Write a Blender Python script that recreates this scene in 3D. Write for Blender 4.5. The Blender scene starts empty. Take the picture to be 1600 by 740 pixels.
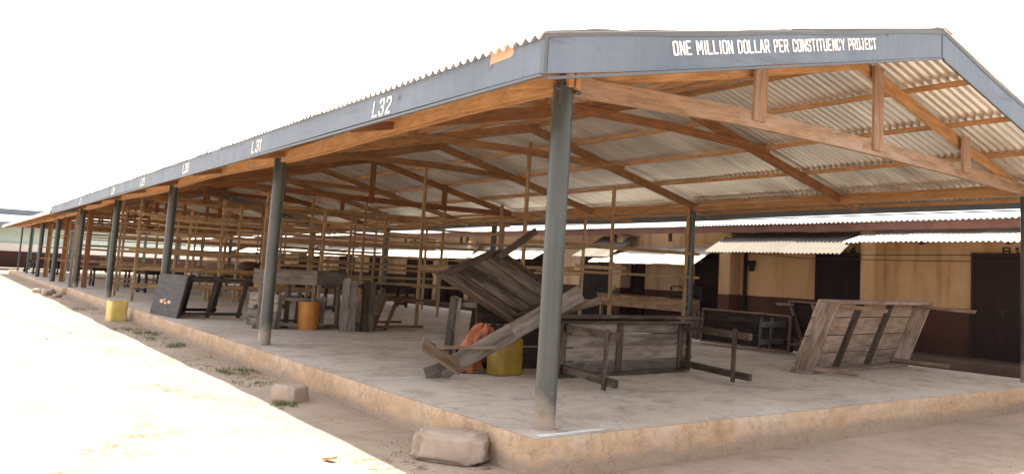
import bpy, math, random
from mathutils import Vector, Matrix, noise
R = math.radians
rnd = random.Random(7)
scene = bpy.context.scene
COL = scene.collection

# ------------------------------------------------------------------ camera
cd = bpy.data.cameras.new("camera"); cam = bpy.data.objects.new("camera", cd); COL.objects.link(cam)
yaw, pitch, roll = 0.8781, 0.1005, 0.0496
fw = Vector((math.cos(pitch)*math.cos(yaw), math.cos(pitch)*math.sin(yaw), math.sin(pitch)))
rt = Vector((math.sin(yaw), -math.cos(yaw), 0)); up = rt.cross(fw)
r2 = math.cos(roll)*rt + math.sin(roll)*up; u2 = -math.sin(roll)*rt + math.cos(roll)*up
m = Matrix((r2, u2, -fw)).transposed().to_4x4(); m.translation = Vector((-4.1072, -5.7575, 1.3062))
cam.matrix_world = m
cd.sensor_width = 36; cd.lens = 1262.97/1600*36
cd.shift_x = -162.74/1600; cd.shift_y = -61.6/1600
cd.clip_end = 2000; cd.clip_start = .05
scene.camera = cam

# ------------------------------------------------------------------ light
SUN = Vector((.02, .247, 1)).normalized()
elev = math.asin(SUN.z); az = math.atan2(SUN.x, SUN.y)
w = bpy.data.worlds.new("World"); scene.world = w; w.use_nodes = True
nt = w.node_tree; nt.nodes.clear()
sky = nt.nodes.new('ShaderNodeTexSky'); sky.sky_type = 'NISHITA'; sky.sun_disc = False
sky.sun_elevation = elev; sky.sun_rotation = az; sky.dust_density = 2; sky.air_density = 1.0; sky.ozone_density = 1
hs = nt.nodes.new('ShaderNodeHueSaturation'); hs.inputs['Saturation'].default_value = .16; hs.inputs['Value'].default_value = 1.0
bg = nt.nodes.new('ShaderNodeBackground'); bg.inputs[1].default_value = .15
ow = nt.nodes.new('ShaderNodeOutputWorld')
nt.links.new(sky.outputs[0], hs.inputs['Color']); nt.links.new(hs.outputs[0], bg.inputs[0]); nt.links.new(bg.outputs[0], ow.inputs[0])
sl = bpy.data.lights.new("sun", 'SUN'); sl.energy = 4.4; sl.angle = R(.6); sl.color = (1, .90, .69)
so = bpy.data.objects.new("sun", sl); COL.objects.link(so)
so.rotation_euler = SUN.to_track_quat('Z', 'Y').to_euler()
vs = scene.view_settings; vs.view_transform = 'Standard'; vs.look = 'None'; vs.exposure = 1.96; vs.gamma = 1; vs.use_curve_mapping = False

# ------------------------------------------------------------------ materials
def newmat(name):
    mt = bpy.data.materials.new(name); mt.use_nodes = True
    n = mt.node_tree.nodes; b = n['Principled BSDF']
    return mt, mt.node_tree, n, mt.node_tree.links, b
def coords(n, l, kind='Object', scale=(1,1,1)):
    tc = n.new('ShaderNodeTexCoord'); mp = n.new('ShaderNodeMapping'); mp.inputs['Scale'].default_value = scale
    l.new(tc.outputs[kind], mp.inputs[0]); return mp.outputs[0]
def noi(n, l, vec, scale, detail=4, rough=.6, dist=0):
    t = n.new('ShaderNodeTexNoise'); t.inputs['Scale'].default_value = scale; t.inputs['Detail'].default_value = detail
    t.inputs['Roughness'].default_value = rough; t.inputs['Distortion'].default_value = dist
    l.new(vec, t.inputs['Vector']); return t.outputs['Fac']
def ramp(n, l, fac, stops):
    r = n.new('ShaderNodeValToRGB'); e = r.color_ramp.elements
    while len(e) > 1: e.remove(e[-1])
    e[0].position = stops[0][0]; e[0].color = (*stops[0][1], 1)
    for p, c in stops[1:]:
        x = e.new(p); x.color = (*c, 1)
    l.new(fac, r.inputs[0]); return r.outputs[0]
def mix(n, l, a, b, fac, mode='MIX'):
    x = n.new('ShaderNodeMix'); x.data_type = 'RGBA'; x.blend_type = mode
    for s, v in ((6, a), (7, b)):
        if isinstance(v, tuple): x.inputs[s].default_value = (*v, 1)
        else: l.new(v, x.inputs[s])
    if isinstance(fac, float): x.inputs[0].default_value = fac
    else: l.new(fac, x.inputs[0])
    return x.outputs[2]
def bump(n, l, b, h, strength=.3, dist=.01):
    x = n.new('ShaderNodeBump'); x.inputs['Strength'].default_value = strength; x.inputs['Distance'].default_value = dist
    l.new(h, x.inputs['Height']); l.new(x.outputs[0], b.inputs['Normal'])
g3 = lambda v: (v, v, v)

def wood(name, dark, mid, light, stain=.5, rough=.8, weather=None):
    mt, t, n, l, b = newmat(name)
    uv = n.new('ShaderNodeUVMap'); uv.uv_map = 'UVMap'
    mp = n.new('ShaderNodeMapping'); mp.inputs['Scale'].default_value = (.9, 60, 1); l.new(uv.outputs[0], mp.inputs[0])
    gr = noi(n, l, mp.outputs[0], 1.5, 7, .72, .12)
    c = ramp(n, l, gr, [(.3, dark), (.5, mid), (.72, light)])
    mp2 = n.new('ShaderNodeMapping'); mp2.inputs['Scale'].default_value = (1.3, 5, 1); l.new(uv.outputs[0], mp2.inputs[0])
    st = noi(n, l, mp2.outputs[0], 2.2, 5, .65)
    sr = ramp(n, l, st, [(.38, g3(1-stain)), (.62, g3(1.0))])
    c = mix(n, l, c, sr, 1.0, 'MULTIPLY')
    at = n.new('ShaderNodeAttribute'); at.attribute_name = 'tint'
    c = mix(n, l, c, at.outputs['Color'], 1.0, 'MULTIPLY')
    if weather:
        wn = noi(n, l, mp2.outputs[0], .9, 4, .6)
        wr = ramp(n, l, wn, [(.5, g3(0)), (.68, g3(1))])
        c = mix(n, l, c, weather, wr)
    # knots
    vo = n.new('ShaderNodeTexVoronoi'); vo.inputs['Scale'].default_value = 1.0
    mp3 = n.new('ShaderNodeMapping'); mp3.inputs['Scale'].default_value = (2.2, 9, 1); l.new(uv.outputs[0], mp3.inputs[0]); l.new(mp3.outputs[0], vo.inputs['Vector'])
    kr = ramp(n, l, vo.outputs['Distance'], [(.03, g3(.3)), (.1, g3(1))])
    c = mix(n, l, c, kr, .75, 'MULTIPLY')
    l.new(c, b.inputs['Base Color']); b.inputs['Roughness'].default_value = rough; b.inputs['Specular IOR Level'].default_value = .25
    bump(n, l, b, gr, .5, .006)
    return mt
M = {}
M['timber'] = wood('new_timber', (.30,.145,.06), (.47,.26,.12), (.62,.39,.21), .32, .75)
M['timber_red'] = wood('red_timber', (.15,.06,.028), (.25,.115,.052), (.36,.18,.085), .35, .75)
M['timber_shaded'] = wood('shaded_timber', (.20,.095,.042), (.32,.17,.08), (.45,.27,.145), .35, .75)  # darker copy of new timber, interior shade put into the colour
M['timber_pale'] = wood('pale_timber', (.26,.16,.10), (.40,.26,.17), (.54,.38,.27), .35, .8, (.36,.27,.22))
M['batten'] = wood('batten_wood', (.26,.155,.075), (.43,.28,.15), (.58,.41,.24), .4, .85)
M['old'] = wood('weathered_wood', (.028,.019,.014), (.072,.050,.037), (.15,.108,.082), .5, .88, (.13,.098,.078))
M['pinkish'] = wood('pinkish_plank_wood', (.15,.10,.07), (.26,.185,.14), (.38,.29,.23), .4, .85, (.34,.27,.225))
M['oldwarm'] = wood('warm_old_wood', (.11,.065,.038), (.22,.14,.088), (.34,.235,.16), .45, .85, (.27,.20,.155))
M['grey'] = wood('grey_wood', (.08,.062,.052), (.18,.145,.122), (.31,.26,.225), .45, .88, (.22,.18,.155))
M['dark'] = wood('dark_wood', (.018,.014,.012), (.045,.034,.028), (.08,.062,.052), .5, .8)
M['brown'] = wood('brown_wood', (.06,.028,.014), (.14,.065,.032), (.22,.11,.06), .45, .7)
M['yellow'] = wood('yellow_wood', (.30,.17,.035), (.44,.27,.06), (.56,.36,.10), .35, .6)
M['greyblue'] = wood('greyblue_wood', (.062,.060,.062), (.115,.112,.116), (.19,.185,.19), .4, .8)

def metal_paint(name, base, var=.25, rough=.55):
    mt, t, n, l, b = newmat(name)
    v = coords(n, l, 'Object', (1, 1, 1))
    f = noi(n, l, v, 1.3, 6, .65); f2 = noi(n, l, v, 14, 5, .7)
    c = ramp(n, l, f, [(.3, tuple(x*(1-var) for x in base)), (.7, tuple(min(1, x*(1+var*.5)) for x in base))])
    d = ramp(n, l, f2, [(.3, (.8,.74,.68)), (.48, g3(1.0))])
    c = mix(n, l, c, d, .6, 'MULTIPLY')
    l.new(c, b.inputs['Base Color']); b.inputs['Roughness'].default_value = rough
    bump(n, l, b, f2, .15, .004)
    return mt
M['fascia'] = None
def fascia_mat():
    mt, t, n, l, b = newmat('fascia_paint')
    v = coords(n, l, 'Object', (1, 1, 1)); vs_ = coords(n, l, 'Object', (9, 9, .8)); vl = coords(n, l, 'Object', (.5, .5, 6))
    f = noi(n, l, v, 1.1, 6, .65); s = noi(n, l, vs_, 1.2, 6, .7); q = noi(n, l, vl, 1.4, 6, .7)
    c = ramp(n, l, f, [(.3, (.098,.124,.164)), (.7, (.145,.176,.222))])
    d = ramp(n, l, s, [(.36, (.70,.64,.58)), (.52, g3(1.0))]); c = mix(n, l, c, d, .28, 'MULTIPLY')
    d2 = ramp(n, l, q, [(.33, (.45,.42,.40)), (.43, g3(1.0))]); c = mix(n, l, c, d2, .55, 'MULTIPLY')
    sc = noi(n, l, v, 9, 6, .75); d3 = ramp(n, l, sc, [(.70, g3(0)), (.76, g3(1))]); c = mix(n, l, c, (.38,.25,.17), d3)
    vo = n.new('ShaderNodeTexVoronoi'); vo.inputs['Scale'].default_value = 1.6; l.new(v, vo.inputs['Vector'])
    k = ramp(n, l, vo.outputs['Distance'], [(.03, g3(.35)), (.06, g3(.75)), (.10, g3(1))]); c = mix(n, l, c, k, .8, 'MULTIPLY')
    l.new(c, b.inputs['Base Color']); b.inputs['Roughness'].default_value = .6
    bump(n, l, b, q, .35, .012); return mt
M['fascia'] = fascia_mat()
def column_mat():
    mt, t, n, l, b = newmat('column_paint')
    v = coords(n, l, 'Object'); f = noi(n, l, v, 2.2, 7, .7); g = noi(n, l, v, 22, 6, .75); vz = coords(n, l, 'Object', (14, 14, .7)); q = noi(n, l, vz, 1.5, 6, .7)
    c = ramp(n, l, f, [(.3, (.034,.042,.042)), (.7, (.058,.068,.066))])
    d = ramp(n, l, q, [(.33, (.62,.6,.56)), (.5, g3(1.0))]); c = mix(n, l, c, d, .6, 'MULTIPLY')
    ch = ramp(n, l, g, [(.68, g3(0)), (.72, g3(1))]); c = mix(n, l, c, (.20,.15,.11), ch)
    sx = n.new('ShaderNodeSeparateXYZ'); l.new(v, sx.inputs[0])
    mr = n.new('ShaderNodeMapRange'); mr.inputs['From Min'].default_value = .0; mr.inputs['From Max'].default_value = .5; mr.inputs['To Min'].default_value = .62; mr.inputs['To Max'].default_value = .0; l.new(sx.outputs['Z'], mr.inputs['Value'])
    ad = n.new('ShaderNodeMath'); ad.operation = 'ADD'; l.new(mr.outputs[0], ad.inputs[0]); l.new(f, ad.inputs[1])
    sp = ramp(n, l, ad.outputs[0], [(.72, g3(0)), (.98, g3(.85))]); c = mix(n, l, c, (.27,.21,.165), sp)
    l.new(c, b.inputs['Base Color']); b.inputs['Roughness'].default_value = .36
    bump(n, l, b, g, .25, .004); return mt
M['column'] = column_mat()
M['column_dark'] = metal_paint('column_dark_paint', (.04,.055,.055), .2, .5)
M['trim'] = metal_paint('trim_metal', (.10,.11,.12), .2, .5)
M['whitepaint'] = metal_paint('white_stencil_paint', (.80,.80,.78), .05, .6)
M['patch'] = metal_paint('bare_wood_patch', (.58,.33,.20), .15, .8)
M['blackpaint'] = metal_paint('black_stencil_paint', (.02,.018,.018), .05, .7)
M['blackplastic'] = metal_paint('black_plastic', (.02,.022,.022), .1, .35)
M['turquoise'] = metal_paint('turquoise_wall', (.55,.70,.66), .1, .7)
M['farroof'] = metal_paint('far_roof', (.16,.17,.19), .2, .6)
M['cable'] = metal_paint('cable', (.02,.02,.02), .1, .6)
M['tin'] = metal_paint('green_tin', (.12,.22,.10), .4, .4)

def sheet_mat(name, base, metallic, rough, rust=.3):
    mt, t, n, l, b = newmat(name)
    v = coords(n, l, 'Object', (.35, 1.4, 1)); v2 = coords(n, l, 'Object', (1.2, 9, 1))
    f = noi(n, l, v, 1.4, 5, .6); g = noi(n, l, v2, 1.3, 6, .7)
    c = ramp(n, l, f, [(.3, tuple(x*.72 for x in base)), (.7, tuple(min(1, x*1.1) for x in base))])
    rr = ramp(n, l, g, [(.62, g3(0)), (.75, g3(1))])
    c2 = mix(n, l, c, (.36,.23,.15), rr)
    c = mix(n, l, c, c2, rust)
    at = n.new('ShaderNodeAttribute'); at.attribute_name = 'tint'
    c = mix(n, l, c, at.outputs['Color'], 1.0, 'MULTIPLY')
    l.new(c, b.inputs['Base Color']); b.inputs['Metallic'].default_value = metallic
    rg = ramp(n, l, f, [(.3, g3(rough*.8)), (.7, g3(min(1, rough*1.25)))]); l.new(rg, b.inputs['Roughness'])
    bump(n, l, b, g, .1, .003)
    return mt
M['sheet'] = sheet_mat('galvanised_sheet', (.95,.90,.85), .72, .34)
M['awning'] = sheet_mat('awning_sheet', (.66,.64,.60), .35, .5, .2)
M['awning_rusty'] = sheet_mat('awning_sheet_weathered', (.125,.108,.096), .0, .8, .5)

def concrete():
    mt, t, n, l, b = newmat('concrete_floor')
    v = coords(n, l); f = noi(n, l, v, .55, 8, .62, .4); g = noi(n, l, v, 9, 8, .7); h = noi(n, l, v, 2.4, 6, .6, 1.2)
    c = ramp(n, l, f, [(.3, (.35,.285,.235)), (.5, (.45,.39,.34)), (.7, (.51,.46,.41))])
    d = ramp(n, l, h, [(.34, (.66,.62,.58)), (.5, g3(1.0)), (.72, g3(1.0))]); c = mix(n, l, c, d, .75, 'MULTIPLY')
    e = ramp(n, l, h, [(.62, g3(0)), (.74, g3(1))]); c = mix(n, l, c, (.46,.44,.42), e)
    d = ramp(n, l, g, [(.3, (.82,.80,.78)), (.6, g3(1.0))]); c = mix(n, l, c, d, .8, 'MULTIPLY')
    # hairline cracks
    vo = n.new('ShaderNodeTexVoronoi'); vo.feature = 'DISTANCE_TO_EDGE'; vo.inputs['Scale'].default_value = .42
    va = n.new('ShaderNodeVectorMath'); va.operation = 'ADD'; tn = n.new('ShaderNodeTexNoise'); tn.inputs['Scale'].default_value = 1.7; tn.inputs['Detail'].default_value = 6
    l.new(v, tn.inputs['Vector']); l.new(v, va.inputs[0]); l.new(tn.outputs['Color'], va.inputs[1]); l.new(va.outputs[0], vo.inputs['Vector'])
    k = ramp(n, l, vo.outputs['Distance'], [(.002, g3(.55)), (.007, g3(1.0))]); c = mix(n, l, c, k, .6, 'MULTIPLY')
    l.new(c, b.inputs['Base Color']); b.inputs['Roughness'].default_value = .78
    bump(n, l, b, g, .35, .008); return mt
M['concrete'] = concrete()
def plaster_edge():
    mt, t, n, l, b = newmat('slab_edge_plaster')
    v = coords(n, l); f = noi(n, l, v, 1.2, 8, .62, .5); g = noi(n, l, v, 10, 7, .7); vv = coords(n, l, 'Object', (1.6, 1.6, 1.3)); q = noi(n, l, vv, 2.4, 7, .7, .8)
    c = ramp(n, l, f, [(.3, (.33,.21,.125)), (.52, (.44,.30,.19)), (.72, (.46,.37,.29))])
    d = ramp(n, l, q, [(.34, (.62,.58,.54)), (.5, g3(1.0))]); c = mix(n, l, c, d, .5, 'MULTIPLY')
    d = ramp(n, l, g, [(.3, (.75,.73,.71)), (.55, g3(1.0))]); c = mix(n, l, c, d, .7, 'MULTIPLY')
    l.new(c, b.inputs['Base Color']); b.inputs['Roughness'].default_value = .9
    sx = n.new('ShaderNodeSeparateXYZ'); l.new(v, sx.inputs[0])
    mr = n.new('ShaderNodeMapRange'); mr.inputs['From Min'].default_value = -.31; mr.inputs['From Max'].default_value = -.12; mr.inputs['To Min'].default_value = .5; mr.inputs['To Max'].default_value = 0; l.new(sx.outputs['Z'], mr.inputs['Value'])
    ad = n.new('ShaderNodeMath'); ad.operation = 'ADD'; l.new(mr.outputs[0], ad.inputs[0]); l.new(f, ad.inputs[1])
    sp = ramp(n, l, ad.outputs[0], [(.62, g3(0)), (.85, g3(.8))]); c = mix(n, l, c, (.25,.18,.135), sp)
    vo = n.new('ShaderNodeTexVoronoi'); vo.feature = 'DISTANCE_TO_EDGE'; vo.inputs['Scale'].default_value = 1.5
    va = n.new('ShaderNodeVectorMath'); va.operation = 'ADD'; tn = n.new('ShaderNodeTexNoise'); tn.inputs['Scale'].default_value = 4; tn.inputs['Detail'].default_value = 6
    l.new(v, tn.inputs['Vector']); l.new(v, va.inputs[0]); l.new(tn.outputs['Color'], va.inputs[1]); l.new(va.outputs[0], vo.inputs['Vector'])
    k = ramp(n, l, vo.outputs['Distance'], [(.004, g3(.4)), (.014, g3(1.0))]); c = mix(n, l, c, k, .45, 'MULTIPLY')
    l.new(c, b.inputs['Base Color']); bump(n, l, b, g, .8, .03); return mt
M['edge'] = plaster_edge()
def sand():
    mt, t, n, l, b = newmat('sandy_ground')
    v = coords(n, l); f = noi(n, l, v, .35, 8, .6, .3); g = noi(n, l, v, 7, 9, .72); h = noi(n, l, v, 1.6, 7, .62, .8); z = noi(n, l, v, 60, 4, .7)
    c = ramp(n, l, f, [(.3, (.265,.205,.160)), (.5, (.325,.256,.205)), (.7, (.385,.308,.25))])
    d = ramp(n, l, h, [(.32, (.80,.74,.68)), (.5, g3(1.0))]); c = mix(n, l, c, d, .7, 'MULTIPLY')
    d = ramp(n, l, g, [(.32, (.74,.71,.68)), (.52, g3(1.0))]); c = mix(n, l, c, d, .6, 'MULTIPLY')
    l.new(c, b.inputs['Base Color']); b.inputs['Roughness'].default_value = .95; b.inputs['Specular IOR Level'].default_value = .1
    pz = noi(n, l, coords(n, l, 'Object', (1, .55, 1)), 1.1, 3, .5); pf = noi(n, l, v, 11, 8, .8)
    pm = n.new('ShaderNodeMath'); pm.operation = 'MULTIPLY'; l.new(ramp(n, l, pz, [(.55, g3(0)), (.63, g3(1))]), pm.inputs[0]); l.new(ramp(n, l, pf, [(.50, g3(0)), (.60, g3(1))]), pm.inputs[1])
    sxx = n.new('ShaderNodeSeparateXYZ'); l.new(v, sxx.inputs[0]); lt = n.new('ShaderNodeMath'); lt.operation = 'LESS_THAN'; lt.inputs[1].default_value = -.4; l.new(sxx.outputs['X'], lt.inputs[0])
    pq = n.new('ShaderNodeMath'); pq.operation = 'MULTIPLY'; l.new(pm.outputs[0], pq.inputs[0]); l.new(lt.outputs[0], pq.inputs[1])
    c = mix(n, l, c, (.11,.055,.025), pq.outputs[0]); l.new(c, b.inputs['Base Color'])
    ad = n.new('ShaderNodeMath'); ad.operation = 'MULTIPLY_ADD'; l.new(z, ad.inputs[0]); ad.inputs[1].default_value = .25; l.new(g, ad.inputs[2])
    bump(n, l, b, ad.outputs[0], .7, .03); return mt
M['sand'] = sand()
def wallmat(name, c0, c1, streak=(.62,.42,.28), amt=.6):
    mt, t, n, l, b = newmat(name)
    v = coords(n, l); f = noi(n, l, v, .9, 7, .6, .3); vv = coords(n, l, 'Object', (2.2, 2.2, .35)); q = noi(n, l, vv, 1.3, 7, .65, .3); g = noi(n, l, v, 14, 6, .7)
    c = ramp(n, l, f, [(.3, c0), (.7, c1)])
    d = ramp(n, l, q, [(.34, streak), (.5, g3(1.0))]); c = mix(n, l, c, d, amt, 'MULTIPLY')
    d = ramp(n, l, g, [(.3, g3(.8)), (.55, g3(1.0))]); c = mix(n, l, c, d, .5, 'MULTIPLY')
    l.new(c, b.inputs['Base Color']); b.inputs['Roughness'].default_value = .9; bump(n, l, b, g, .3, .008); return mt
M['ochre'] = wallmat('ochre_wall', (.42,.26,.135), (.53,.35,.20))
M['peach'] = wallmat('peach_wall', (.48,.33,.22), (.58,.42,.29))
M['dado'] = wallmat('maroon_dado', (.045,.018,.014), (.075,.032,.024), (.5,.5,.5))
M['door'] = wallmat('dark_door', (.017,.008,.008), (.028,.013,.013), (.6,.6,.6))
M['black'] = wallmat('black_opening', (.008,.007,.007), (.014,.012,.012), (.8,.8,.8))
M['maroon'] = wallmat('maroon_fascia', (.085,.034,.026), (.13,.055,.042), (.5,.45,.42))
M['verandah'] = wallmat('verandah_cement', (.07,.042,.034), (.13,.085,.068), (.6,.55,.5))
M['stone'] = wallmat('rough_stone', (.27,.205,.16), (.38,.30,.24), (.6,.55,.5), .7)
def plastic(name, c0, c1, rough=.45, sub=0):
    mt, t, n, l, b = newmat(name)
    v = coords(n, l); f = noi(n, l, v, 5, 6, .65)
    c = ramp(n, l, f, [(.35, c0), (.65, c1)])
    l.new(c, b.inputs['Base Color']); b.inputs['Roughness'].default_value = rough; bump(n, l, b, f, .15, .006); return mt
M['jerry'] = plastic('yellow_plastic', (.14,.082,.006), (.22,.135,.012))
M['jerrypale'] = plastic('faded_yellow_plastic', (.50,.36,.10), (.64,.50,.17), .6)
M['orange'] = plastic('orange_plastic', (.30,.11,.012), (.42,.17,.02))
M['cloth'] = plastic('orange_cloth', (.26,.075,.03), (.36,.125,.055), .85)
M['basket'] = wood('basket_cane', (.12,.09,.07), (.22,.17,.14), (.32,.26,.22), .4, .9)
M['grass'] = plastic('grass_blades', (.075,.10,.03), (.17,.17,.07), .85)
M['drygrass'] = plastic('dry_grass_blades', (.12,.075,.03), (.22,.14,.06), .9)
M['chip'] = plastic('wood_chip', (.30,.17,.09), (.42,.25,.14), .9)
M['fleck'] = plastic('litter_specks', (.10,.08,.065), (.22,.17,.13), .9)
M['mortar'] = plastic('white_lime_line', (.50,.48,.46), (.64,.62,.60), .9)

# ------------------------------------------------------------------ mesh builder
class MB:
    def __init__(s): s.v=[]; s.f=[]; s.uv=[]; s.t=[]
    def face(s, pts, uvs=None, tint=1.0):
        i=len(s.v); s.v += [Vector(p) for p in pts]; s.f.append(tuple(range(i, i+len(pts))))
        s.uv.append(uvs or [(0,0)]*len(pts)); s.t.append(tint)
    def ppd(s, O, U, V, N, tint=None):
        """box from corner O along U (grain), V, N"""
        O,U,V,N = Vector(O),Vector(U),Vector(V),Vector(N)
        if U.cross(V).dot(N) < 0: V,N = N,V
        if tint is None: tint = rnd.uniform(.78, 1.12)
        i=len(s.v)
        s.v += [O, O+U, O+U+V, O+V, O+N, O+U+N, O+U+V+N, O+V+N]
        a,b,c = U.length, V.length, N.length; ou, ov = rnd.uniform(0,50), rnd.uniform(0,50)
        q=lambda x,y:(ou+x, ov+y)
        for f, uv in (((0,3,2,1),[q(0,0),q(0,b),q(a,b),q(a,0)]), ((4,5,6,7),[q(0,c),q(a,c),q(a,b+c),q(0,b+c)]),
                      ((0,1,5,4),[q(0,7),q(a,7),q(a,7+c),q(0,7+c)]), ((3,7,6,2),[q(0,3),q(0,3+c),q(a,3+c),q(a,3)]),
                      ((0,4,7,3),[q(0,0),q(c*.1,0),q(c*.1,b),q(0,b)]), ((1,2,6,5),[q(0,0),q(0,b),q(c*.1,b),q(c*.1,0)])):
            s.f.append(tuple(i+k for k in f)); s.uv.append(uv); s.t.append(tint)
        return s
    def beam(s, a, b, w, h, upv=(0,0,1), tint=None, off=(0,0)):
        """timber from a to b, w wide (sideways), h deep (along up)"""
        a,b=Vector(a),Vector(b); d=b-a; upv=Vector(upv); side=d.cross(upv)
        if side.length<1e-6: side=d.cross(Vector((0,1,0)))
        side.normalize(); u=side.cross(d).normalized()
        s.ppd(a-side*w/2-u*h/2+side*off[0]+u*off[1], d, side*w, u*h, tint); return s
    def poly_beam(s, pts, w, h, upv=(0,0,1)):
        tn=rnd.uniform(.85,1.08)
        for p,q in zip(pts, pts[1:]):
            p,q=Vector(p),Vector(q); d=(q-p).normalized()*.004
            s.beam(p-d, q+d, w, h, upv, tn)
        return s
    def tube(s, pts, rad, n=16, tint=1.0, cap=True):
        pts=[Vector(p) for p in pts]; rs = rad if isinstance(rad,(list,tuple)) else [rad]*len(pts)
        rings=[]
        for k,p in enumerate(pts):
            d=(pts[min(k+1,len(pts)-1)]-pts[max(k-1,0)]).normalized()
            x=d.orthogonal() if abs(d.z)<.9 else d.cross(Vector((0,1,0))); x.normalize(); y=d.cross(x)
            i=len(s.v); s.v += [p+(x*math.cos(2*math.pi*j/n)+y*math.sin(2*math.pi*j/n))*rs[k] for j in range(n)]; rings.append(i)
        for a,b in zip(rings,rings[1:]):
            for j in range(n):
                k=(j+1)%n; s.f.append((a+j,a+k,b+k,b+j)); s.uv.append([(0,0)]*4); s.t.append(tint)
        if cap:
            s.f.append(tuple(rings[0]+j for j in reversed(range(n)))); s.uv.append([(0,0)]*n); s.t.append(tint)
            s.f.append(tuple(rings[-1]+j for j in range(n))); s.uv.append([(0,0)]*n); s.t.append(tint)
        return s
    def build(s, name, mat, parent=None, bevel=0, smooth=False):
        org = Vector(parent.get('_o', (0,0,0))) if parent else Vector((0,0,0))
        me=bpy.data.meshes.new(name); me.from_pydata([tuple(v-org) for v in s.v], [], s.f)
        me.uv_layers.new(name='UVMap'); me.color_attributes.new(name='tint', type='FLOAT_COLOR', domain='CORNER'); ul=me.uv_layers['UVMap']; at=me.color_attributes['tint']
        k=0
        for fi,f in enumerate(s.f):
            for j in range(len(f)):
                ul.data[k].uv = s.uv[fi][j]; t=s.t[fi]; at.data[k].color=(t,t,t,1); k+=1
        me.materials.append(mat); me.update()
        if smooth:
            for p in me.polygons: p.use_smooth=True
        o=bpy.data.objects.new(name, me); COL.objects.link(o)
        if parent: o.parent=parent; o['_o']=tuple(org)
        if bevel:
            b=o.modifiers.new('bevel','BEVEL'); b.width=bevel; b.segments=2; b.limit_method='ANGLE'; b.angle_limit=R(40)
        return o
def thing(name, label, cat, loc=(0,0,0), group=None):
    o=bpy.data.objects.new(name, None); COL.objects.link(o); o.location=loc; o['_o']=tuple(loc)
    o['label']=label; o['category']=cat
    if group: o['group']=group
    return o
def tag(o, label, cat, group=None):
    o['label']=label; o['category']=cat
    if group: o['group']=group
    return o
def settle(o):
    """move the origin of a single-mesh thing to its base centre"""
    vs_=[v.co for v in o.data.vertices]; c=Vector((sum(v.x for v in vs_)/len(vs_), sum(v.y for v in vs_)/len(vs_), min(v.z for v in vs_)))
    for v in o.data.vertices: v.co -= c
    o.location=c; return o
def struct(o, kind='structure'): o['kind']=kind; return o

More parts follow.
